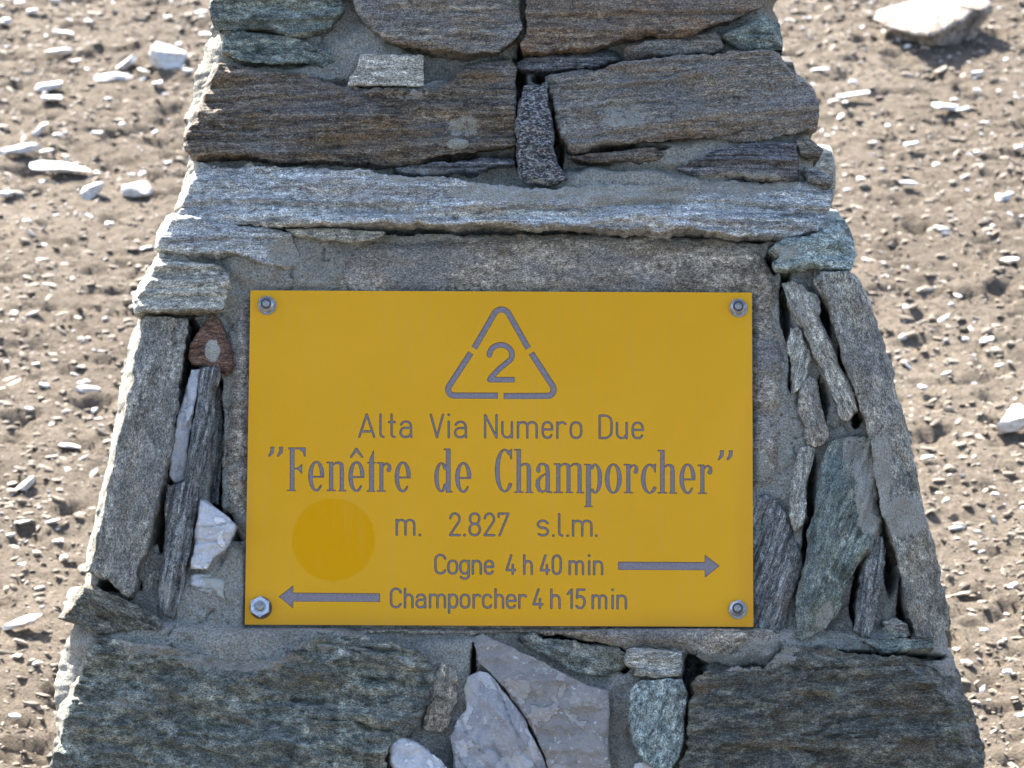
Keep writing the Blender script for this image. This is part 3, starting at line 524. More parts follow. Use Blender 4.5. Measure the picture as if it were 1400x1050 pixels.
# solid core
cv = []; zz_ = (-0.25, 1.72)
for z in zz_:
    hw = half_w(z) - 0.14; cv += [(-hw, front_y(z) + 0.13, z), (hw, front_y(z) + 0.13, z), (hw, back_y(z) - 0.09, z), (-hw, back_y(z) - 0.09, z)]
mesh_obj('core', cv, [(0, 3, 2, 1), (4, 5, 6, 7), (0, 1, 5, 4), (1, 2, 6, 5), (2, 3, 7, 6), (3, 0, 4, 7)], M['mortar'], cairn, False, {'gc': np.array(cv), 'smear_and_sun': np.zeros(8)})
z = -0.12; k = 0
while z < 1.66:
    th = rnd.uniform(0.08, 0.15); zc = z + th / 2; hw = half_w(zc); fy, by = front_y(zc), back_y(zc)
    for sx in (-1, 1):
        y = fy + 0.26 if 0.42 < zc < 1.5 else fy + 0.05
        while y < by - 0.05:
            l_ = rnd.uniform(0.16, 0.34); l_ = min(l_, by - y + 0.03)
            block((sx * (hw - (0.14 if sx < 0 else 0.124) - 0.05 * (y - fy) + rnd.uniform(-.012, .004)), y + l_ / 2, zc), (0.16, l_ * 0.97, th * 0.93), rnd.choice(MS), rnd.uniform(-.04, .04), k, parent=cairn); k += 1; y += l_
    x = -hw + 0.02
    while x < hw - 0.06:
        l_ = min(rnd.uniform(0.18, 0.4), hw - x)
        block((x + l_ / 2, by - 0.08, zc), (l_ * 0.97, 0.17, th * 0.93), rnd.choice(MS), 0, k, parent=cairn); k += 1
        x += l_
    if zc < 0.46 or zc > 1.49:
        x = -hw + 0.02
        while x < hw - 0.06:
            l_ = min(rnd.uniform(0.18, 0.42), hw - x)
            block((x + l_ / 2, fy + 0.07, zc), (l_ * 0.97, 0.19, th * 0.93), rnd.choice(MS), 0, k, parent=cairn); k += 1
            x += l_
    z += th
for i, (x, y, sx_, sy_) in enumerate([(-.16, .42, .34, .5), (.18, .40, .34, .46), (0, .62, .6, .2)]):
    block((x, y, 1.74 + .01 * i), (sx_, sy_, .1), MS[i + 2], .1 * i, 900 + i, parent=cairn)

# ------------------------------------------------------------------ the yellow plate
def yellow_mat():
    t = NT('yellow_plate'); tc = t.attr('gc').outputs['Vector']
    n = t.noise(tc, 5, 5, 0.6); c = t.mix(t.ramp(n, [(0.35, 0.0), (0.65, 1.0)]), (0.645, 0.317, 0.012), (0.68, 0.336, 0.018))
    # round mark where a sticker kept the paint fresher
    cx, cy = px2pl([(456, 738)], 0.01)[0]; r0 = 57.5 * 0.875e-3
    sep = t.n('ShaderNodeSeparateXYZ'); t.l(tc, sep.inputs[0])
    dx = t.math('SUBTRACT', sep.outputs[0], float(cx)); dy = t.math('SUBTRACT', sep.outputs[1], float(cy))
    r = t.math('SQRT', t.math('ADD', t.math('MULTIPLY', dx, dx), t.math('MULTIPLY', dy, dy)))
    r = t.math('ADD', r, t.math('MULTIPLY', t.math('SUBTRACT', t.noise(tc, 90, 6, 0.7), 0.5), 0.006))
    mk = t.ramp(t.math('DIVIDE', r, r0), [(0.955, 1.0), (1.0, 0.0)])
    c = t.mix(t.math('MULTIPLY', mk, 1.0), c, (0.635, 0.293, 0.0))
    f = t.noise(tc, 900, 2, 0.5); c = t.mix(0.16, c, t.ramp(f, [(0.3, 0.5), (0.7, 1.3)]), 'MULTIPLY')
    dk = t.noise(tc, 120, 3, 0.5); c = t.mix(t.math('MULTIPLY', t.ramp(dk, [(0.74, 0.0), (0.78, 1.0)]), 0.35), c, (0.3, 0.2, 0.08))
    # grime streaks and faint dust film
    sN = t.noise(tc, 1, 6, 0.65, (60, 5, 1)); c = t.mix(t.math('MULTIPLY', t.ramp(sN, [(0.5, 0.0), (0.75, 1.0)]), 0.08), c, (0.45, 0.33, 0.14))
    rt = t.attr('rust').outputs['Fac']; c = t.mix(t.math('MULTIPLY', rt, 0.8), c, (0.50, 0.20, 0.03))
    t.bump(t.noise(tc, 350, 3, 0.6), 0.06, 0.001)
    return t.out(c, 0.6, 0.08)
def plain(name, col, rough=0.6, metal=0.0, spec=0.4, ns=400, amt=0.4):
    t = NT(name); tc = t.n('ShaderNodeTexCoord').outputs['Object']
    c = t.mix(amt, col, t.ramp(t.noise(tc, ns, 4, 0.65), [(0.3, 0.45), (0.5, 1.0), (0.7, 1.5)]), 'MULTIPLY')
    return t.out(c, rough, spec, metal)
M['yellow'] = yellow_mat()
M['edge'] = plain('plate_edge', (0.30, 0.20, 0.10))
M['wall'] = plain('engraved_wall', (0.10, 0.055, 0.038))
M['letter'] = plain('engraved_grey', (0.215, 0.185, 0.195), 0.8, 0, 0.15, 900, 0.8)
M['steel'] = plain('stainless_steel', (0.40, 0.40, 0.42), 0.36, 0.85, 0.4, 300, 0.5)
M['steeld'] = plain('dull_bolt_end', (0.24, 0.235, 0.21), 0.45, 0.8, 0.5, 500, 0.6)
M['nylon'] = plain('nylon_ring', (0.05, 0.06, 0.09), 0.5)
M['grime'] = plain('rust_stain', (0.09, 0.045, 0.025))

polys = []   # (points in photo-pixel frame, item index)
ITEMS = []
def item(name, label): ITEMS.append((name, label)); return len(ITEMS) - 1
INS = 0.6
def inset(P, d):
    P = np.array(P, float); ar = sum(P[q - 1][0] * P[q][1] - P[q][0] * P[q - 1][1] for q in range(len(P)))
    if ar < 0: P = P[::-1]
    e1 = P - np.roll(P, 1, 0); e2 = np.roll(P, -1, 0) - P
    e1 /= np.hypot(*e1.T)[:, None] + 1e-9; e2 /= np.hypot(*e2.T)[:, None] + 1e-9
    n1 = np.stack([-e1[:, 1], e1[:, 0]], 1); n2 = np.stack([-e2[:, 1], e2[:, 0]], 1); m = n1 + n2
    m = m / np.clip((m * n1).sum(1), .35, 9)[:, None]
    return [tuple(p) for p in P + m * d]
inner = []
def octo(p, r, it, n=10, first=True):
    if first: octo_in(p, r - INS, it, n)
    polys.append(([(p[0] + r * math.cos(2 * math.pi * k / n), p[1] + r * math.sin(2 * math.pi * k / n)) for k in range(n)], it))
def octo_in(p, r, it, n=10):
    if r > 0.2: inner.append(([(p[0] + r * math.cos(2 * math.pi * k / n), p[1] + r * math.sin(2 * math.pi * k / n)) for k in range(n)], it))
def ribbon(pts, wd, it, caps=True, first=True):
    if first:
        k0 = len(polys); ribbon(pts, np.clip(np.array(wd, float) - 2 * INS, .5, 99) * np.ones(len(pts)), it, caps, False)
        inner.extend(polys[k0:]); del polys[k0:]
    P = np.array(pts, float); n = len(P)
    W = np.full(n, wd, float) if np.isscalar(wd) else np.array(wd, float)
    T = np.diff(P, axis=0); T /= np.hypot(*T.T)[:, None] + 1e-12
    if caps: octo(P[0], W[0] / 2, it, first=False); octo(P[-1], W[-1] / 2, it, first=False)
    sharp = [False] * n
    for i in range(1, n - 1):
        if T[i - 1] @ T[i] < 0.75: sharp[i] = True; octo(P[i], W[i] / 2, it, first=False)
    for i in range(n - 1):
        def off(j, side):
            t = T[i]
            if 0 < j < n - 1 and not sharp[j]:
                t = T[j - 1] + T[j]; t = t / np.hypot(*t)
            nn = np.array([-t[1], t[0]]); k = 1 / max(0.6, nn @ np.array([-T[i][1], T[i][0]]))
            return tuple(P[j] + side * nn * W[j] / 2 * k)
        polys.append(([off(i, 1), off(i + 1, 1), off(i + 1, -1), off(i, -1)], it))
def arc(cx, cy, rx, ry, a0, a1, n=9):
    return [(cx + rx * math.cos(math.radians(a0 + (a1 - a0) * k / (n - 1))), cy + ry * math.sin(math.radians(a0 + (a1 - a0) * k / (n - 1)))) for k in range(n)]
X = 0.69
def oval(y0, y1, a0, a1, n=21, x0=0., x1=1., pw=0.8):
    cx, cy, rx, ry = (x0 + x1) / 2, (y0 + y1) / 2, (x1 - x0) / 2, (y1 - y0) / 2; o = []
    for k in range(n):
        a = math.radians(a0 + (a1 - a0) * k / (n - 1)); c_, s_ = math.cos(a), math.sin(a)
        o.append((cx + rx * math.copysign(abs(c_) ** pw, c_), cy + ry * math.copysign(abs(s_) ** pw, s_)))
    return o
def arch(x0, x1, top, r=0.30): # stem-top to stem-bottom arch
    cx = (x0 + x1) / 2; rx = (x1 - x0) / 2
    return [(x0, top - r)] + arc(cx, top - r, rx, r, 180, 0, 9)[1:] + [(x1, 0)]
GL = {
 'A': [[(0, 0), (.5, 1), (1, 0)], [(.13, .24), (.87, .24)]],
 'l': [[(0, 1), (0, .14)] + arc(1, .14, 1, .14, 180, 270, 5)[1:]],
 't': [[(.45, 1), (.45, .14)] + arc(.95, .14, .5, .14, 180, 270, 5)[1:], [(0, X - .03), (1, X - .03)]],
 'a': [[(.06, X - .14)] + arc(.5, X - .2, .46, .2, 150, 0, 8) + [(1, 0)], [(1, .41), (.4, .41)] + arc(.4, .205, .4, .205, 90, 270, 9)[1:] + [(.7, .02), (1, .14)]],
 'V': [[(0, 1), (.5, 0), (1, 1)]],
 'i': [[(0, 0), (0, X)], [(0, 1), (0.001, 1)]],
 'N': [[(0, 0), (0, 1), (1, 0), (1, 1)]],
 'u': [[(0, X), (0, .24)] + arc(.5, .24, .5, .24, 180, 360, 9)[1:] + [(1, X)], [(1, X), (1, 0)]],
 'm': [[(0, 0), (0, X)], arch(0, .5, X, .2), arch(.5, 1, X, .2)],
 'n': [[(0, 0), (0, X)], arch(0, 1, X, .24)],
 'h': [[(0, 0), (0, 1)], arch(0, 1, X, .24)],
 'r': [[(0, 0), (0, X)], [(0, X - .22)] + arc(.6, X - .22, .6, .22, 180, 70, 7)[1:] + [(1, X - .07)]],
 'e': [[(0, .37), (1, .37)] + oval(0, X, 8, 325, 22)],
 'o': [oval(0, X, 0, 360, 25)],
 'c': [oval(0, X, 35, 325, 20)],
 'p': [[(0, -.28), (0, X)], oval(0, X, 0, 360, 25)],
 'g': [oval(0, X, 0, 360, 25), [(1, X), (1, -.08)] + arc(.5, -.08, .5, .2, 0, -150, 8)[1:]],
 's': [[(.95, X - .12)] + arc(.5, X - .17, .45, .17, 40, 270, 10) [1:] + arc(.5, .18, .48, .18, 90, -140, 10)],
 'D': [[(0, 0), (0, 1), (.45, 1)] + arc(.45, .7, .55, .3, 90, 0, 6)[1:] + arc(.45, .3, .55, .3, 0, -90, 6) + [(0, 0)]],
 'C': [[(.98, .80)] + arc(.5, .74, .5, .26, 20, 180, 9) + arc(.5, .26, .5, .26, 180, 340, 9)],
 '0': [arc(.5, .72, .5, .28, 0, 180, 9) + arc(.5, .28, .5, .28, 180, 360, 9) + [(1, .72)]],
 '4': [[(.55, 1), (0, .2), (1, .2)], [(.72, .48), (.72, 0)]],
 '1': [[(0, .76), (1, 1), (1, 0)]],
 '5': [[(.95, 1), (.15, 1), (.08, .56)] + arc(.45, .34, .55, .30, 110, -30, 9) + arc(.45, .28, .5, .28, -30, -145, 7)],
 '2': [[(.02, .78)] + arc(.5, .74, .48, .26, 165, -20, 10) + [(0, 0), (1, 0)]],
 '7': [[(0, .86), (0, 1), (1, 1), (.1, 0)]],
 '8': [oval(.52, 1, 0, 360, 21, .05, .95, .9), oval(0, .52, 0, 360, 21, 0, 1, .9)],
 '.': [[(0, 0), (.001, 0)]],
}
def text(words, spec, x_ref, base, cap, slope, wd):
    words = words.split(); wi = 0; left = 0
    for ch, x0, x1 in spec:
        if left == 0: it = item('lettering', 'engraved word or figure "%s" in thin letters' % words[wi]); left = len(words[wi]); wi += 1
        left -= 1
        for st in GL[ch]:
            pts = [(x0 + p[0] * (x1 - x0), base + (x0 - x_ref) * slope - p[1] * cap) for p in st]
            if len(pts) == 2 and abs(pts[0][0] - pts[1][0]) < 1e-1 and abs(pts[0][1] - pts[1][1]) < 1e-3: octo(pts[0], wd * 0.6, it)
            else: ribbon(pts, wd, it)
text('Alta Via Numero Due', [('A',491.3,511.5),('l',520.2,524.5),('t',531.7,539.9),('a',547.5,562.4),('V',589,605.7),('i',613.5,614),('a',622.2,637.2),('N',663.3,678.8),('u',686.8,699.8),('m',708.2,733.7),
      ('e',741.8,755),('r',762,773),('o',780.2,794.8),('D',819.8,836),('u',843.5,856.7),('e',864.8,878.8)], 491, 597.2, 30.8, .0055, 3.2)
text('m. 2.827 s.l.m.', [('m',542.4,566.4),('.',574,574.1),('2',615.3,628.6),('.',635,635.1),('8',641.9,656),('2',662.4,675.7),('7',681.7,695),('s',734.6,749.6),('.',756.5,756.6),('l',764.6,768.8),('.',776,776.1),('m',783.5,808.6),('.',815.4,815.5)], 542, 731.2, 29.6, .005, 3.3)
text('Cogne 4 h 40 min', [('C',595.4,608.8),('o',612.9,625),('g',629.4,641),('n',646.4,657.3),('e',663,674.3),('4',692.6,704.2),('h',716.8,727),('4',739.2,751),('0',755.7,766.6),('m',778.8,797),('i',805.5,806),('n',812.3,823.2)], 595, 784, 25.3, .005, 3.4)
text('Champorcher 4 h 15 min', [('C',534.7,548),('h',553.7,563.9),('a',569.4,581.5),('m',588,608.3),('p',614,625),('o',629.9,641.6),('r',647.6,656.5),('c',660.5,672),('h',677.5,687.7),('e',693,704.7),('r',710,719),('4',729.5,741.5),
      ('h',753.8,765),('1',776.3,781.5),('5',787.8,799.4),('m',810.3,828.6),('i',837.5,838),('n',844.3,855.7)], 535, 830.2, 25.3, .005, 3.4)
# bold condensed serif line, drawn in units of 1/6.667 pixel
def word(w_): return item('lettering', 'large engraved serif word %s' % w_)
T2 = [word('Fenêtre with its opening quotation mark')]
def SU(ox):
    k = 1 / 6.667
    def poly(P, s=None):
        Q = [(ox + x * k, 600 + y * k) for x, y in P]; polys.append((Q, T2[0])); inner.append((inset(Q, INS), T2[0]))
    def rib(P, wds): ribbon([(ox + x * k, 600 + y * k) for x, y in P], np.array(wds) * k if not np.isscalar(wds) else wds * k, T2[0])
    def rect(x0, y0, x1, y1): poly([(x0, y0), (x1, y0), (x1, y1), (x0, y1)])
    return poly, rib, rect
def el(cx, cy, rx, ry, a0, a1, thick, thin, n=22):
    P = []; Wd = []
    for i in range(n):
        a = math.radians(a0 + (a1 - a0) * i / (n - 1)); P.append((cx + rx * math.cos(a), cy - ry * math.sin(a))); Wd.append(thin + (thick - thin) * abs(math.cos(a)) ** 1.4)
    return P, Wd
def g_e(u, x0, top, bot):
    poly, rib, rect = u; w_ = 150; cx = x0 + w_ / 2; cy = (top + bot) / 2; ry = (bot - top) / 2 - 8
    P, W_ = el(cx + 2, cy, 54, ry, 8, 180, 40, 20); rib(P, W_)
    P, W_ = el(cx + 2, cy, 54, ry, 180, 318, 40, 20); W_ = [min(w0, 18 + 26 * abs((n_ - 21) / 21)) if n_ > 8 else w0 for n_, w0 in enumerate(W_)]; rib(P, W_)
    rect(x0 + 30, cy - 3, x0 + w_ - 3, cy + 14)
def g_stem(u, x0, x1, top, bot, flag=True, foot=True, fl=18, fr=18):
    poly, rib, rect = u; rect(x0, top + 3, x1, bot - 4)
    if flag: rib([(x0 - fl, top + 8), (x0 + 4, top + 8)], 15); poly([(x0 - 6, top), (x1, top), (x1, top + 8), (x0, top + 20)])
    if foot: rib([(x0 - fl, bot - 6), (x1 + fr, bot - 6)], 13)
def g_arch(u, xa, x0, x1, top, bot, foot=True, fr=16):   # from stem right edge xa to second stem x0..x1
    poly, rib, rect = u; mid = (x0 + x1) / 2
    P = [(xa - 6, top + 40), (xa + (x0 - xa) * .35, top + 16), (xa + (x0 - xa) * .8, top + 13), (mid - 4, top + 28), (mid, top + 60), (mid, top + 90)]
    rib(P, [12, 18, 24, 34, x1 - x0 - 2, x1 - x0]); rect(x0, top + 60, x1, bot - 4)
    if foot: rib([(x0 - 4, bot - 6), (x1 + fr, bot - 6)], 13)
def g_r(u, x0, x1, top, bot):
    poly, rib, rect = u; g_stem(u, x0, x1, top, bot)
    rib([(x1 - 6, top + 50), (x1 + 12, top + 18), (x1 + 34, top + 12), (x1 + 52, top + 28), (x1 + 56, top + 55), (x1 + 48, top + 72)], [12, 18, 20, 26, 36, 40])
def g_quote(u, x, y):
    poly, rib, rect = u
    for d in (0, 80): rib([(x + 42 + d, y + 14), (x + 38 + d, y + 48), (x + 12 + d, y + 82)], [30, 34, 20]); rect(x + 22 + d, y, x + 58 + d, y + 22)
A_ = SU(355)
g_quote(A_, 75, 72)
poly, rib, rect = A_
rect(275, 82, 318, 470); rect(262, 78, 418, 96); poly([(350, 90), (420, 80), (418, 162), (404, 160), (395, 125)]); rect(312, 264, 352, 278)
poly([(335, 271), (388, 226), (387, 322)]); rib([(254, 470), (326, 470)], 13)
g_e(A_, 440, 203, 478)
g_stem(A_, 633, 671, 208, 476); g_arch(A_, 671, 730, 768, 204, 478)
g_e(A_, 806, 205, 482); rib([(832, 166), (882, 96), (936, 166)], [18, 30, 18])
poly([(998, 480), (998, 190), (1034, 108), (1042, 108), (1042, 480)]); rib([(984, 218), (1052, 218)], 12); rib([(980, 476), (1046, 476)], 13)
g_r(A_, 1092, 1128, 212, 482)
g_e(A_, 1228, 208, 486)
T2[0] = word('de'); B_ = SU(585); poly, rib, rect = B_
P, W_ = el(122, 350, 44, 128, 40, 325, 40, 18); rib(P, W_); rect(164, 90, 207, 490); rib([(150, 95), (200, 95)], 14); rib([(190, 482), (220, 482)], 13); rib([(150, 232), (166, 244)], 12)
g_e(B_, 246, 213, 490)
T2[0] = word('Champorcher with its closing quotation mark'); P, W_ = el(700, 290, 68, 190, 55, 318, 44, 18); rib(P, W_); poly([(735, 110), (762, 90), (768, 90), (766, 186), (752, 186)]); rib([(700, 98), (745, 118)], 18)
g_stem(B_, 808, 848, 92, 492); g_arch(B_, 848, 900, 941, 215, 494)
rib([(1008, 290), (1004, 262), (1022, 232), (1056, 228), (1085, 250), (1092, 300), (1092, 350)], [40, 30, 22, 22, 34, 38, 40]); rect(1072, 340, 1112, 478)
rib([(1074, 318), (1030, 345), (1004, 380), (1000, 425), (1016, 468), (1046, 484), (1074, 468)], [12, 22, 36, 40, 34, 20, 14]); rib([(1085, 482), (1126, 488)], 16)
g_stem(B_, 1170, 1208, 222, 494); g_arch(B_, 1208, 1264, 1301, 216, 494); g_arch(B_, 1301, 1364, 1402, 216, 496)
C_ = SU(795); poly, rib, rect = C_
rect(42, 228, 86, 618); rib([(30, 234), (46, 234)], 14); rib([(28, 616), (98, 616)], 13)
P, W_ = el(124, 362, 44, 128, 130, -125, 40, 18); rib(P, W_)
P, W_ = el(290, 362, 56, 130, 0, 360, 42, 18, 33); rib(P, W_)
g_r(C_, 408, 446, 228, 496)
P, W_ = el(622, 364, 60, 128, 60, 318, 42, 18); rib(P, W_); poly([(640, 240), (674, 226), (680, 226), (678, 306), (664, 306), (652, 262)])
g_stem(C_, 717, 758, 100, 498); g_arch(C_, 758, 809, 850, 226, 500)
g_e(C_, 890, 227, 502)
g_r(C_, 1083, 1121, 234, 502)
g_quote(C_, 1240, 104)
# triangle emblem, numeral, arrows
te, tf, tg = (item('triangle_bar', 'engraved %s bar of the triangle emblem' % q) for q in ('top', 'lower left', 'lower right'))
def ZT(P): return [(600 + x / 7.241, 410 + y / 7.241) for x, y in P]
ribbon(ZT([(350, 478)] + arc(620, 178, 82, 84, 212, 328, 9) + [(885, 480)]), 8.2, te, caps=False)
ribbon(ZT([(316, 524), (112, 838)] + arc(148, 885, 56, 62, 205, 90, 8) + [(585, 948)]), 8.4, tf, caps=False)
ribbon(ZT([(914, 526), (1118, 838)] + arc(1080, 888, 56, 62, -28, 90, 8) + [(640, 952)]), 8.4, tg, caps=False)
tn = item('numeral', 'engraved figure 2 inside the triangle')
ribbon(ZT([(500, 545)] + arc(613, 545, 112, 100, 180, 385, 16) + [(590, 690), (520, 765), (505, 790), (752, 790)]), 7.6, tn, caps=False)
ta = item('arrow', 'engraved arrow pointing right')
polys.append(([(845, 767.8), (963.5, 768.4), (963.5, 758), (984, 773.8), (963.5, 790), (963.5, 779.6), (845, 779.2)], ta)); inner.append((inset(polys[-1][0], INS), ta))
tb = item('arrow', 'engraved arrow pointing left')
polys.append(([(381, 815.8), (401, 800), (401, 810.2), (519.6, 811.2), (519.6, 823), (401, 822.4), (400.8, 832)], tb)); inner.append((inset(polys[-1][0], INS), tb))
rect_px = [(342.5, 397), (1028, 400), (1030, 857), (334.5, 854)]
vs = [Vector(p) for p in rect_px]; fs = [[0, 1, 2, 3]]; own = [-1]
gridx = [(x, y) for x in range(350, 1025, 25) for y in range(405, 852, 25)]
NP_ = len(polys); fsin = set()
for pk, (P, it) in enumerate(polys + inner):
    ar_ = sum(P[q - 1][0] * P[q][1] - P[q][0] * P[q - 1][1] for q in range(len(P)))
    if ar_ < 0: P = P[::-1]
    b0 = len(vs); vs += [Vector((float(p[0]), float(p[1]))) for p in P]; fs.append(list(range(b0, b0 + len(P)))); own.append(it)
    if pk >= NP_: fsin.add(len(fs) - 1)
vs += [Vector(p) for p in gridx]
res = delaunay_2d_cdt(vs, [], fs, 0, 1e-4)
V2 = np.array([v[:] for v in res[0]]); pt_tris = []; let = {i: [] for i in range(len(ITEMS))}; letm = {i: [] for i in range(len(ITEMS))}; owner = {}
for t, of in zip(res[2], res[5]):
    its = [own[o] for o in of]; li = [i for i in its if i >= 0]
    a, b, c = [V2[i] for i in t]
    if (b[0] - a[0]) * (c[1] - a[1]) - (b[1] - a[1]) * (c[0] - a[0]) > 0: t = t[::-1]
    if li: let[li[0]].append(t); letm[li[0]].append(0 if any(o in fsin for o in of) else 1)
    elif its: pt_tris.append(t)
    else: continue
    for i in range(3): owner[(t[i], t[(i + 1) % 3])] = (li[0] if li else -1)
HT, HG, HB = 0.0125, 0.0114, 0.0085        # face, groove floor, back
PL = px2pl(V2, HT)
sloc = pl2w(*[np.array([q]) for q in px2pl([(685, 857)], 0)[0]], np.array([0.0]))[0]
sign = thing('trail_sign', tuple(sloc), 'yellow rectangular metal trail plate with engraved grey lettering bolted to the cairn', 'sign')
def compact(tris, V3):
    ids = sorted({i for t in tris for i in t}); mp = {a: k for k, a in enumerate(ids)}
    return V3[ids], [tuple(mp[i] for i in t) for t in tris]
nV = len(V2)
top = pl2w(PL[:, 0], PL[:, 1], np.full(nV, HT)); flo = pl2w(PL[:, 0], PL[:, 1], np.full(nV, HG)); bak = pl2w(PL[:, 0], PL[:, 1], np.full(nV, HB))
faces = list(pt_tris); mi = [0] * len(faces)
for (i, j), o in list(owner.items()):
    if o == -1:
        ot = owner.get((j, i))
        if ot is None: faces.append((j, i, i + 2 * nV, j + 2 * nV)); mi.append(1)
        elif ot >= 0: faces.append((j, i, i + nV, j + nV)); mi.append(2)
cr_ = [int(np.argmin(np.hypot(*(V2 - np.array(p)).T))) for p in rect_px]
faces.append(tuple(2 * nV + c for c in cr_)); mi.append(1)
V3 = np.r_[top, flo, bak]
Vc, Fc = compact(faces, V3)
ids = sorted({i for t in faces for i in t}); V2r = np.r_[V2, V2, V2][ids]; P2r = np.r_[PL, PL, PL][ids]
nuts = [(364, 416, 'TL'), (1009, 419.5, 'TR'), (355.5, 829.5, 'BL'), (1008, 832, 'BR')]
rust = np.zeros(len(ids))
rust = np.maximum(rust, 0.55 * (1 - sstep(12, 30, np.hypot(V2r[:, 0] - 356, (V2r[:, 1] - 835)))))
rust = np.maximum(rust, 0.5 * sstep(850, 855, V2r[:, 1]))
mesh_obj('plate', Vc, Fc, [M['yellow'], M['edge'], M['wall']], sign, False, {'gc': np.c_[P2r, np.zeros(len(ids))], 'rust': rust}, mi=mi)
for i, (nm, lb) in enumerate(ITEMS):
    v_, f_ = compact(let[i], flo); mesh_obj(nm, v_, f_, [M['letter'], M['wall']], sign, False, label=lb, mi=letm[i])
def lathe(c2, h0, prof, n, mat, name, parent, rot=0, hexn=None, label=None, smooth=False):
    V = []; F = []
    for r, hh in prof:
        for k in range(n):
            a = rot + 2 * math.pi * k / n; V.append((c2[0] + r * math.cos(a), c2[1] + r * math.sin(a), h0 + hh))
    for i in range(len(prof) - 1):
        for k in range(n): F.append((i * n + k, i * n + (k + 1) % n, (i + 1) * n + (k + 1) % n, (i + 1) * n + k))
    F.append(tuple((len(prof) - 1) * n + k for k in range(n)))
    V = np.array(V); return mesh_obj(name, pl2w(V[:, 0], V[:, 1], V[:, 2]), F, mat, parent, smooth, label=label)
mm = 0.001; pm = 0.875e-3
for (u, v, w_) in nuts:
    c2 = px2pl([(u, v)], 0.016)[0]; hexr = {'TL': 12.2, 'TR': 12.0, 'BL': 14.4, 'BR': 12.2}[w_] * pm; rot = {'TL': .4, 'TR': .15, 'BL': .52, 'BR': .3}[w_]
    lb = {'TL': 'flanged steel nut in the upper left corner', 'TR': 'steel lock nut in the upper right corner', 'BL': 'plain hexagonal steel nut with a rust stain in the lower left corner', 'BR': 'round topped steel lock nut in the lower right corner'}[w_]
    lathe(c2 + np.array([0.0008, -0.0012]), HT + 0.0002, [(hexr * 1.05, 0), (hexr * 1.03, .0008), (hexr * .9, .0009)], 32, M['steeld' if w_ != 'BL' else 'grime'], 'washer', sign)
    if w_ == 'BL': pr = [(hexr, .0012), (hexr, .0066), (hexr * .90, .0074), (hexr * .56, .0074), (hexr * .5, .0066)]
    else: pr = [(hexr, .0012), (hexr, .0052), (hexr * .9, .0066), (hexr * .78, .0082), (hexr * .6, .0088), (hexr * .54, .0082)]
    nut = lathe(c2, HT, pr[:2], 6, M['steel'], 'nut', sign, rot, label=lb)
    # bevelled crown of the nut
    n = 48; V = []; F = []
    for k in range(n):
        a = 2 * math.pi * k / n; hr = hexr * math.cos(math.pi / 6) / math.cos(((a - rot) % (math.pi / 3)) - math.pi / 6)
        for f_, hh in ((1.0, pr[1][1] - .0004 - .0012 * ((hr / hexr) ** 2 - .75) * 4), (.84 * hexr * 1.0 / hr if w_ != 'BL' else .86 * hexr / hr, pr[2][1] + .0004), (pr[-2][0] / hr, pr[-2][1] + .0004), (pr[-1][0] / hr * .92, pr[-1][1] - .001)):
            V.append((c2[0] + hr * f_ * math.cos(a), c2[1] + hr * f_ * math.sin(a), HT + hh))
    for k in range(n):
        for q in range(3): F.append((k * 4 + q, ((k + 1) % n) * 4 + q, ((k + 1) % n) * 4 + q + 1, k * 4 + q + 1))
    V = np.array(V); mesh_obj('nut_crown', pl2w(V[:, 0], V[:, 1], V[:, 2]), F, M['steel'], nut, False)
    if w_ != 'BL': lathe(c2, HT, [(hexr * .56, .004), (hexr * .56, .0078), (hexr * .42, .0078)], 28, M['nylon'], 'nylon_ring', nut)
    lathe(c2, HT, [(hexr * .44, .004), (hexr * .44, .0086), (hexr * .36, .0096), (hexr * .2, .0098)], 24, M['steeld'], 'bolt_end', nut, smooth=True)

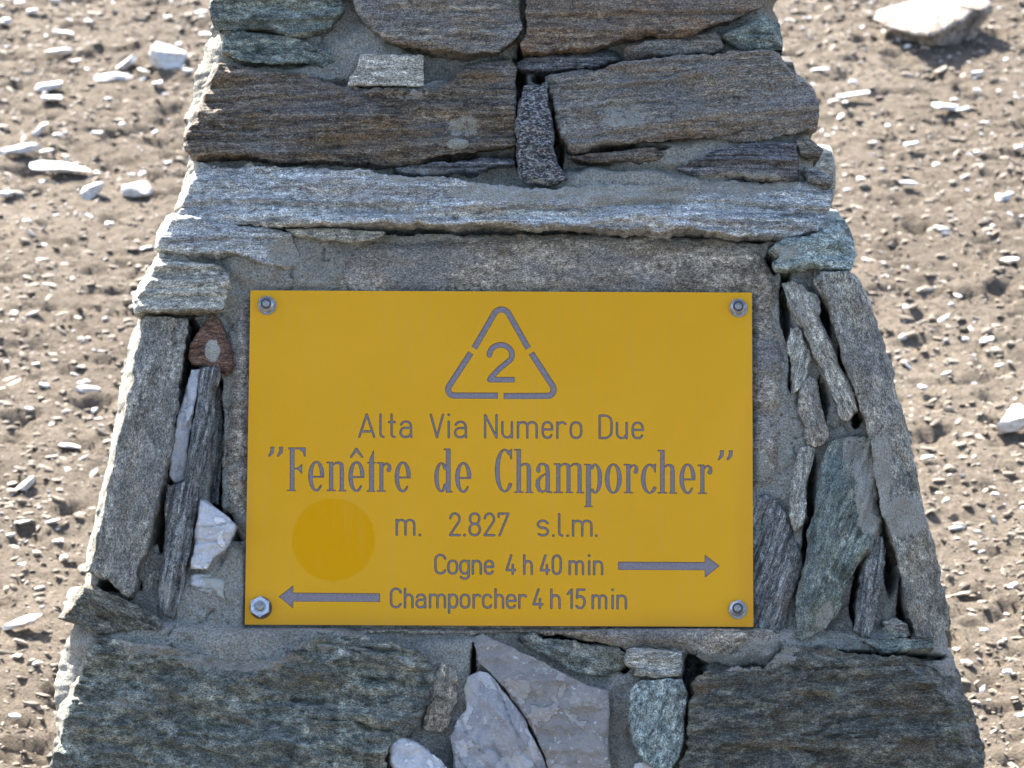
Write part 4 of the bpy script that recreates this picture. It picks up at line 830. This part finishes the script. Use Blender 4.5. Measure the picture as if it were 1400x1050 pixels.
# ------------------------------------------------------------------ loose rocks on the slope
def ray_ground(u, v):
    d = FWD + PX * (u - 700) / FPX + UPV * (525 - v) / FPX; t = 4.0
    for _ in range(60):
        p = CAM + d * t; e = p[2] - float(gz(np.array([p[0]]), np.array([p[1]]), False)[0]); t += e / 0.45
        if abs(e) < 1e-4: break
    return CAM + d * t, t
import bmesh
def ico(sub):
    bm = bmesh.new(); bmesh.ops.create_icosphere(bm, subdivisions=sub, radius=1.0)
    V = np.array([v.co[:] for v in bm.verts]); F = [tuple(v.index for v in f.verts) for f in bm.faces]; bm.free(); return V, F
ICO = {3: ico(3), 4: ico(4)}
def rock(u, v, wpx, hpx, label=None, group='small pale stones scattered on the slope', rot=0, tip=0, seed=0, th=0.45):
    p, t = ray_ground(u, v + hpx * 0.25); ppm = FPX / t; w_ = wpx / ppm; gr = 0.38
    thick = 0.72 * th * hpx / ppm / 0.93; dep = max((hpx / ppm - thick * 0.9) / gr, w_ * 0.45)
    IV, IF = ICO[4 if wpx > 45 else 3]; P = IV.copy(); r = random.Random(seed + 31)
    for _ in range(15):       # cut the ball into a faceted slab
        nn = np.array([r.gauss(0, 1), r.gauss(0, 1), r.gauss(0, .35)]); nn /= np.linalg.norm(nn); d0 = r.uniform(.42, .8)
        s = P @ nn; k = s > d0; P[k] -= np.outer(s[k] - d0, nn)
    P[:, 2] = np.clip(P[:, 2] * 1.5, -0.8, 0.8); P[:, 2] += 0.2 * fbm(P * [1.6, 1.6, .4] + seed, seed, 3) * (P[:, 2] > 0)
    P *= 1 + 0.07 * fbm(P * 3.5 + seed, seed + 4, 3)[:, None]
    P[:, 0] /= np.ptp(P[:, 0]); P[:, 1] /= np.ptp(P[:, 1]); P[:, 2] /= np.ptp(P[:, 2])
    W = P * np.array([w_, dep, thick]); a = math.radians(rot)
    R = np.array([[math.cos(a), 0, math.sin(a)], [0, 1, 0], [-math.sin(a), 0, math.cos(a)]])
    b = math.atan(0.23) * 0.6 + math.radians(tip); R2 = np.array([[1, 0, 0], [0, math.cos(b), -math.sin(b)], [0, math.sin(b), math.cos(b)]])
    W = W @ R.T @ R2.T
    o = mesh_obj('loose_rock', W, IF, M['rock'], None, False)
    o.location = (p[0], p[1], float(gz0(p[0], p[1])) + thick * 0.30 + 0.006)
    o['label'] = label or 'small pale stone lying loose on the brown gravel slope'; o['category'] = 'rock'
    if not label: o['group'] = group
    return o
BIG = [(1275, 22, 165, 56, 'largest loose rock, a flat pale slab casting a shadow at the upper right', 0, 8, .5),
 (230, 76, 54, 44, 'upright pale loose rock just left of the top of the cairn', 18, 6, .8), (32, 206, 60, 22, 'flat pale rock with dark underside at the left edge', -12, 0, .6),
 (78, 233, 86, 22, 'widest thin pale rock left of the cairn', 4, 0, .4), (125, 262, 40, 28, 'chunky pale rock left of the small squarish one', -25, 0, .7),
 (187, 260, 42, 25, 'squarish pale rock nearest the left side of the cairn', -3, 0, .7), (172, 88, 32, 20, 'slanting pale rock beside the upright one', -35, 0, .6),
 (157, 106, 56, 14, 'low dark edged rock below the slanting pale rock', -4, 0, .7), (70, 121, 38, 18, 'pale rock above another pale rock on the left', -6, 0, .6),
 (70, 138, 30, 13, 'pale rock touching the one above it on the left', 0, 0, .6), (27, 860, 60, 20, 'long flat pale rock at the lower left edge', -14, 0, .5),
 (1388, 582, 60, 46, 'bright triangular rock cut by the right edge', -20, 4, .7), (1375, 350, 36, 14, 'flat bright rock near the right edge level with the plate top', -8, 0, .6),
 (120, 530, 38, 13, 'flat pale rock left of the upright left slab', 2, 0, .6), (35, 660, 32, 20, 'slanted pale rock at the left edge below the middle', -35, 0, .6),
 (57, 178, 30, 20, 'steeply tilted pale rock with a shadow, left edge', -40, 0, .5), (1290, 152, 38, 14, 'pale rock in the middle of the slope right of the cairn', 6, 0, .6), (82, 72, 38, 13, 'flat pale rock near the upper left corner', -5, 0, .6),
 (1240, 258, 26, 10, 'low brown rock with a dark shadow right of the cairn', 0, 0, .6)]
def slab_rock():
    top = [(1194, 26), (1200, 14), (1215, 10), (1235, 4), (1262, -3), (1290, -6), (1330, -8), (1350, -2), (1356, 8), (1342, 13), (1334, 12), (1322, 22), (1306, 30), (1290, 38), (1270, 46), (1240, 42), (1212, 33)]
    p0, t = ray_ground(1270, 46); nrm = np.array([-0.10, -math.sin(math.atan(.23)) - 0.02, 1.0]); nrm /= np.linalg.norm(nrm); O = p0 + np.array([0, 0, 0.055])
    P = []
    for u, v in densify(np.array(top, float), 4):
        d = FWD + PX * (u - 700) / FPX + UPV * (525 - v) / FPX; P.append(CAM + d * (((O - CAM) @ nrm) / (d @ nrm)))
    P = np.array(P); P += 0.004 * np.c_[vn(P * 60, 1), vn(P * 60, 2), 0 * P[:, 0]]; n = len(P); c = P.mean(0); rings = []
    for k in range(9):
        f = k / 9; Q = P + (c - P) * f; Q[:, 2] += (0.010 * (1 - (1 - f) ** 3) + 0.010 * fbm(Q * 22, 5, 4) + .006 * np.round(2 * fbm(Q * [9, 9, 1], 6, 2)) / 2) * min(1, f * 4); rings.append(Q)
    rings.append(np.array([c + [0, 0, .012]]))
    low = []
    for k, (dn, sh) in enumerate([(.008, -.01), (.016, .04), (.030, .16), (.07, .30)]):
        Q = P + (c - P) * sh; Q[:, 2] -= dn * (0.55 + 0.75 * sstep(c[0] - .05, c[0] + .13, Q[:, 0])); Q += 0.005 * np.c_[vn(Q * 40, 3), vn(Q * 40, 4), vn(Q * 40, 5)]; low.append(Q)
    V = np.concatenate(low[::-1] + rings); m = len(low) + 9; F = []
    for k in range(m - 1):
        for i in range(n): j = (i + 1) % n; F.append((k * n + j, k * n + i, (k + 1) * n + i, (k + 1) * n + j))
    for i in range(n): F.append(((m - 1) * n + (i + 1) % n, (m - 1) * n + i, m * n))
    o = mesh_obj('loose_rock', V - p0, F, M['tan'], None, True, {'gc': V, 'smear_and_sun': np.zeros(len(V))}); o.location = p0
    o['label'] = BIG[0][4]; o['category'] = 'rock'
slab_rock()
for i, (u, v, a, b, lb, ro, ti, th) in enumerate(BIG):
    if i: rock(u, v, a, b, lb, rot=ro, tip=ti, seed=i, th=th)
SMALL = [(10,4,22,6),(27,9,16,9),(75,3,18,8),(42,20,17,10),(8,33,15,13),(122,29,14,8),(275,15,22,12),(229,22,12,8),(88,47,28,10),(106,86,12,8),(282,46,20,10),(195,97,18,8),(62,213,26,8),(8,266,20,14),
 (257,98,16,10),(215,115,16,12),(78,189,14,7),(131,188,18,7),(213,188,9,8),(168,176,10,9),(81,433,14,9),(126,560,14,9),(165,417,10,8),(97,606,30,6),(92,640,14,10),(71,714,24,9),(88,768,12,8),(20,420,14,8),(48,498,12,7),(60,330,12,8),(150,300,14,8),(170,345,10,8),
 (1120,96,26,7),(1337,103,22,8),(1318,156,20,8),(1245,207,22,10),(1176,256,12,8),(1392,208,12,9),(1370,270,20,14),(1165,137,44,8),(1240,420,14,9),(1350,463,20,11),(1260,540,14,9),(1270,632,20,9),(1360,688,14,9),(1293,697,12,8),
 (1213,182,10,7),(1155,150,10,8),(1190,45,12,7),(1335,215,10,7),(1310,400,12,8),(1365,505,14,8),(1220,370,12,8),(1330,760,12,8),(1385,820,16,9),(1345,880,12,8),(1378,935,14,9),(1395,985,14,9),(40,560,12,8),(15,735,14,8),(50,915,12,8),(20,990,18,9),(30,780,12,7),(1300,330,10,7)]
SHORT = [b_[4].split(',')[0] for b_ in BIG]; cnt = {}; lab = {}
ORD = ['closest', 'second closest', 'third closest', 'fourth closest', 'fifth closest', 'sixth closest', 'seventh closest', 'eighth closest']
cand = sorted((min((math.hypot(u - b_[0], 1.6 * (v - b_[1])), k) for k, b_ in enumerate(BIG)), i) for i, (u, v, _, _) in enumerate(SMALL))
for (d_, k), i in cand:
    du, dv = SMALL[i][0] - BIG[k][0], SMALL[i][1] - BIG[k][1]
    di = ('to the right of' if du > 0 else 'to the left of') if abs(du) > abs(dv) else ('below' if dv > 0 else 'above')
    n_ = cnt.get((k, di), 0); cnt[(k, di)] = n_ + 1
    lab[i] = 'small pale stone, %s %s the %s' % (ORD[min(n_, 7)], di, SHORT[k])
for i, (u, v, a, b) in enumerate(SMALL):
    o = rock(u, v, a * 1.05, b * 1.05, ' '.join(lab[i].split()[:16]), rot=rnd.uniform(-15, 15), seed=100 + i, th=.6); o['group'] = 'small pale stones scattered on the slope'

# gravel, one mass
def gravel(n, x0, x1, y0, y1, lo, hi, seed):
    r = np.random.default_rng(seed); x = r.uniform(x0, x1, n); y = r.uniform(y0, y1, n)
    s = lo * (hi / lo) ** (r.random(n) ** 2.6); V0, F0 = ico(1); V0 = V0 * 1.0
    m = len(V0); sc = np.stack([s * r.uniform(.8, 1.9, n), s * r.uniform(.5, 1.1, n), s * r.uniform(.22, .6, n)], 1)
    P = V0[None] * (1 + r.uniform(-.25, .25, (n, m, 1))) * sc[:, None, :]
    a = r.normal(0, .8, n); ca, sa = np.cos(a)[:, None], np.sin(a)[:, None]; t = r.normal(0, .3, n)[:, None]
    X_, Y_, Z_ = P[..., 0], P[..., 1], P[..., 2]; X_, Z_ = X_ * np.cos(t) - Z_ * np.sin(t), X_ * np.sin(t) + Z_ * np.cos(t)
    X_, Y_ = X_ * ca - Y_ * sa, X_ * sa + Y_ * ca
    z = gz(x, y)
    V = np.stack([X_ + x[:, None], Y_ + y[:, None], Z_ + (z + sc[:, 2] * .35)[:, None]], -1).reshape(-1, 3)
    F = (np.array(F0)[None] + (np.arange(n) * m)[:, None, None]).reshape(-1, 3)
    tone = r.random(n) ** 0.8 * 0.84; k = r.random(n) < 0.10; tone[k] = r.uniform(.88, 1.0, k.sum())
    return V, F, np.repeat(tone, m)
parts = [gravel(60000, -1.6, 1.6, .3, 5.6, .0022, .0115, 1), gravel(5000, -3.5, 3.5, -4, .3, .006, .03, 2), gravel(5000, -5, 5, 5.6, 11, .008, .03, 3)]
Vs, Fs, Ts, b0 = [], [], [], 0
for v_, f_, t_ in parts: Vs.append(v_); Fs.append(f_ + b0); Ts.append(t_); b0 += len(v_)
go = mesh_obj('gravel', np.concatenate(Vs), np.concatenate(Fs), M['gravel'], None, False, {'tone': np.concatenate(Ts)}, kind='stuff')
go['label'] = 'fine brown and pale gravel covering the slope around the cairn'; go['category'] = 'gravel'
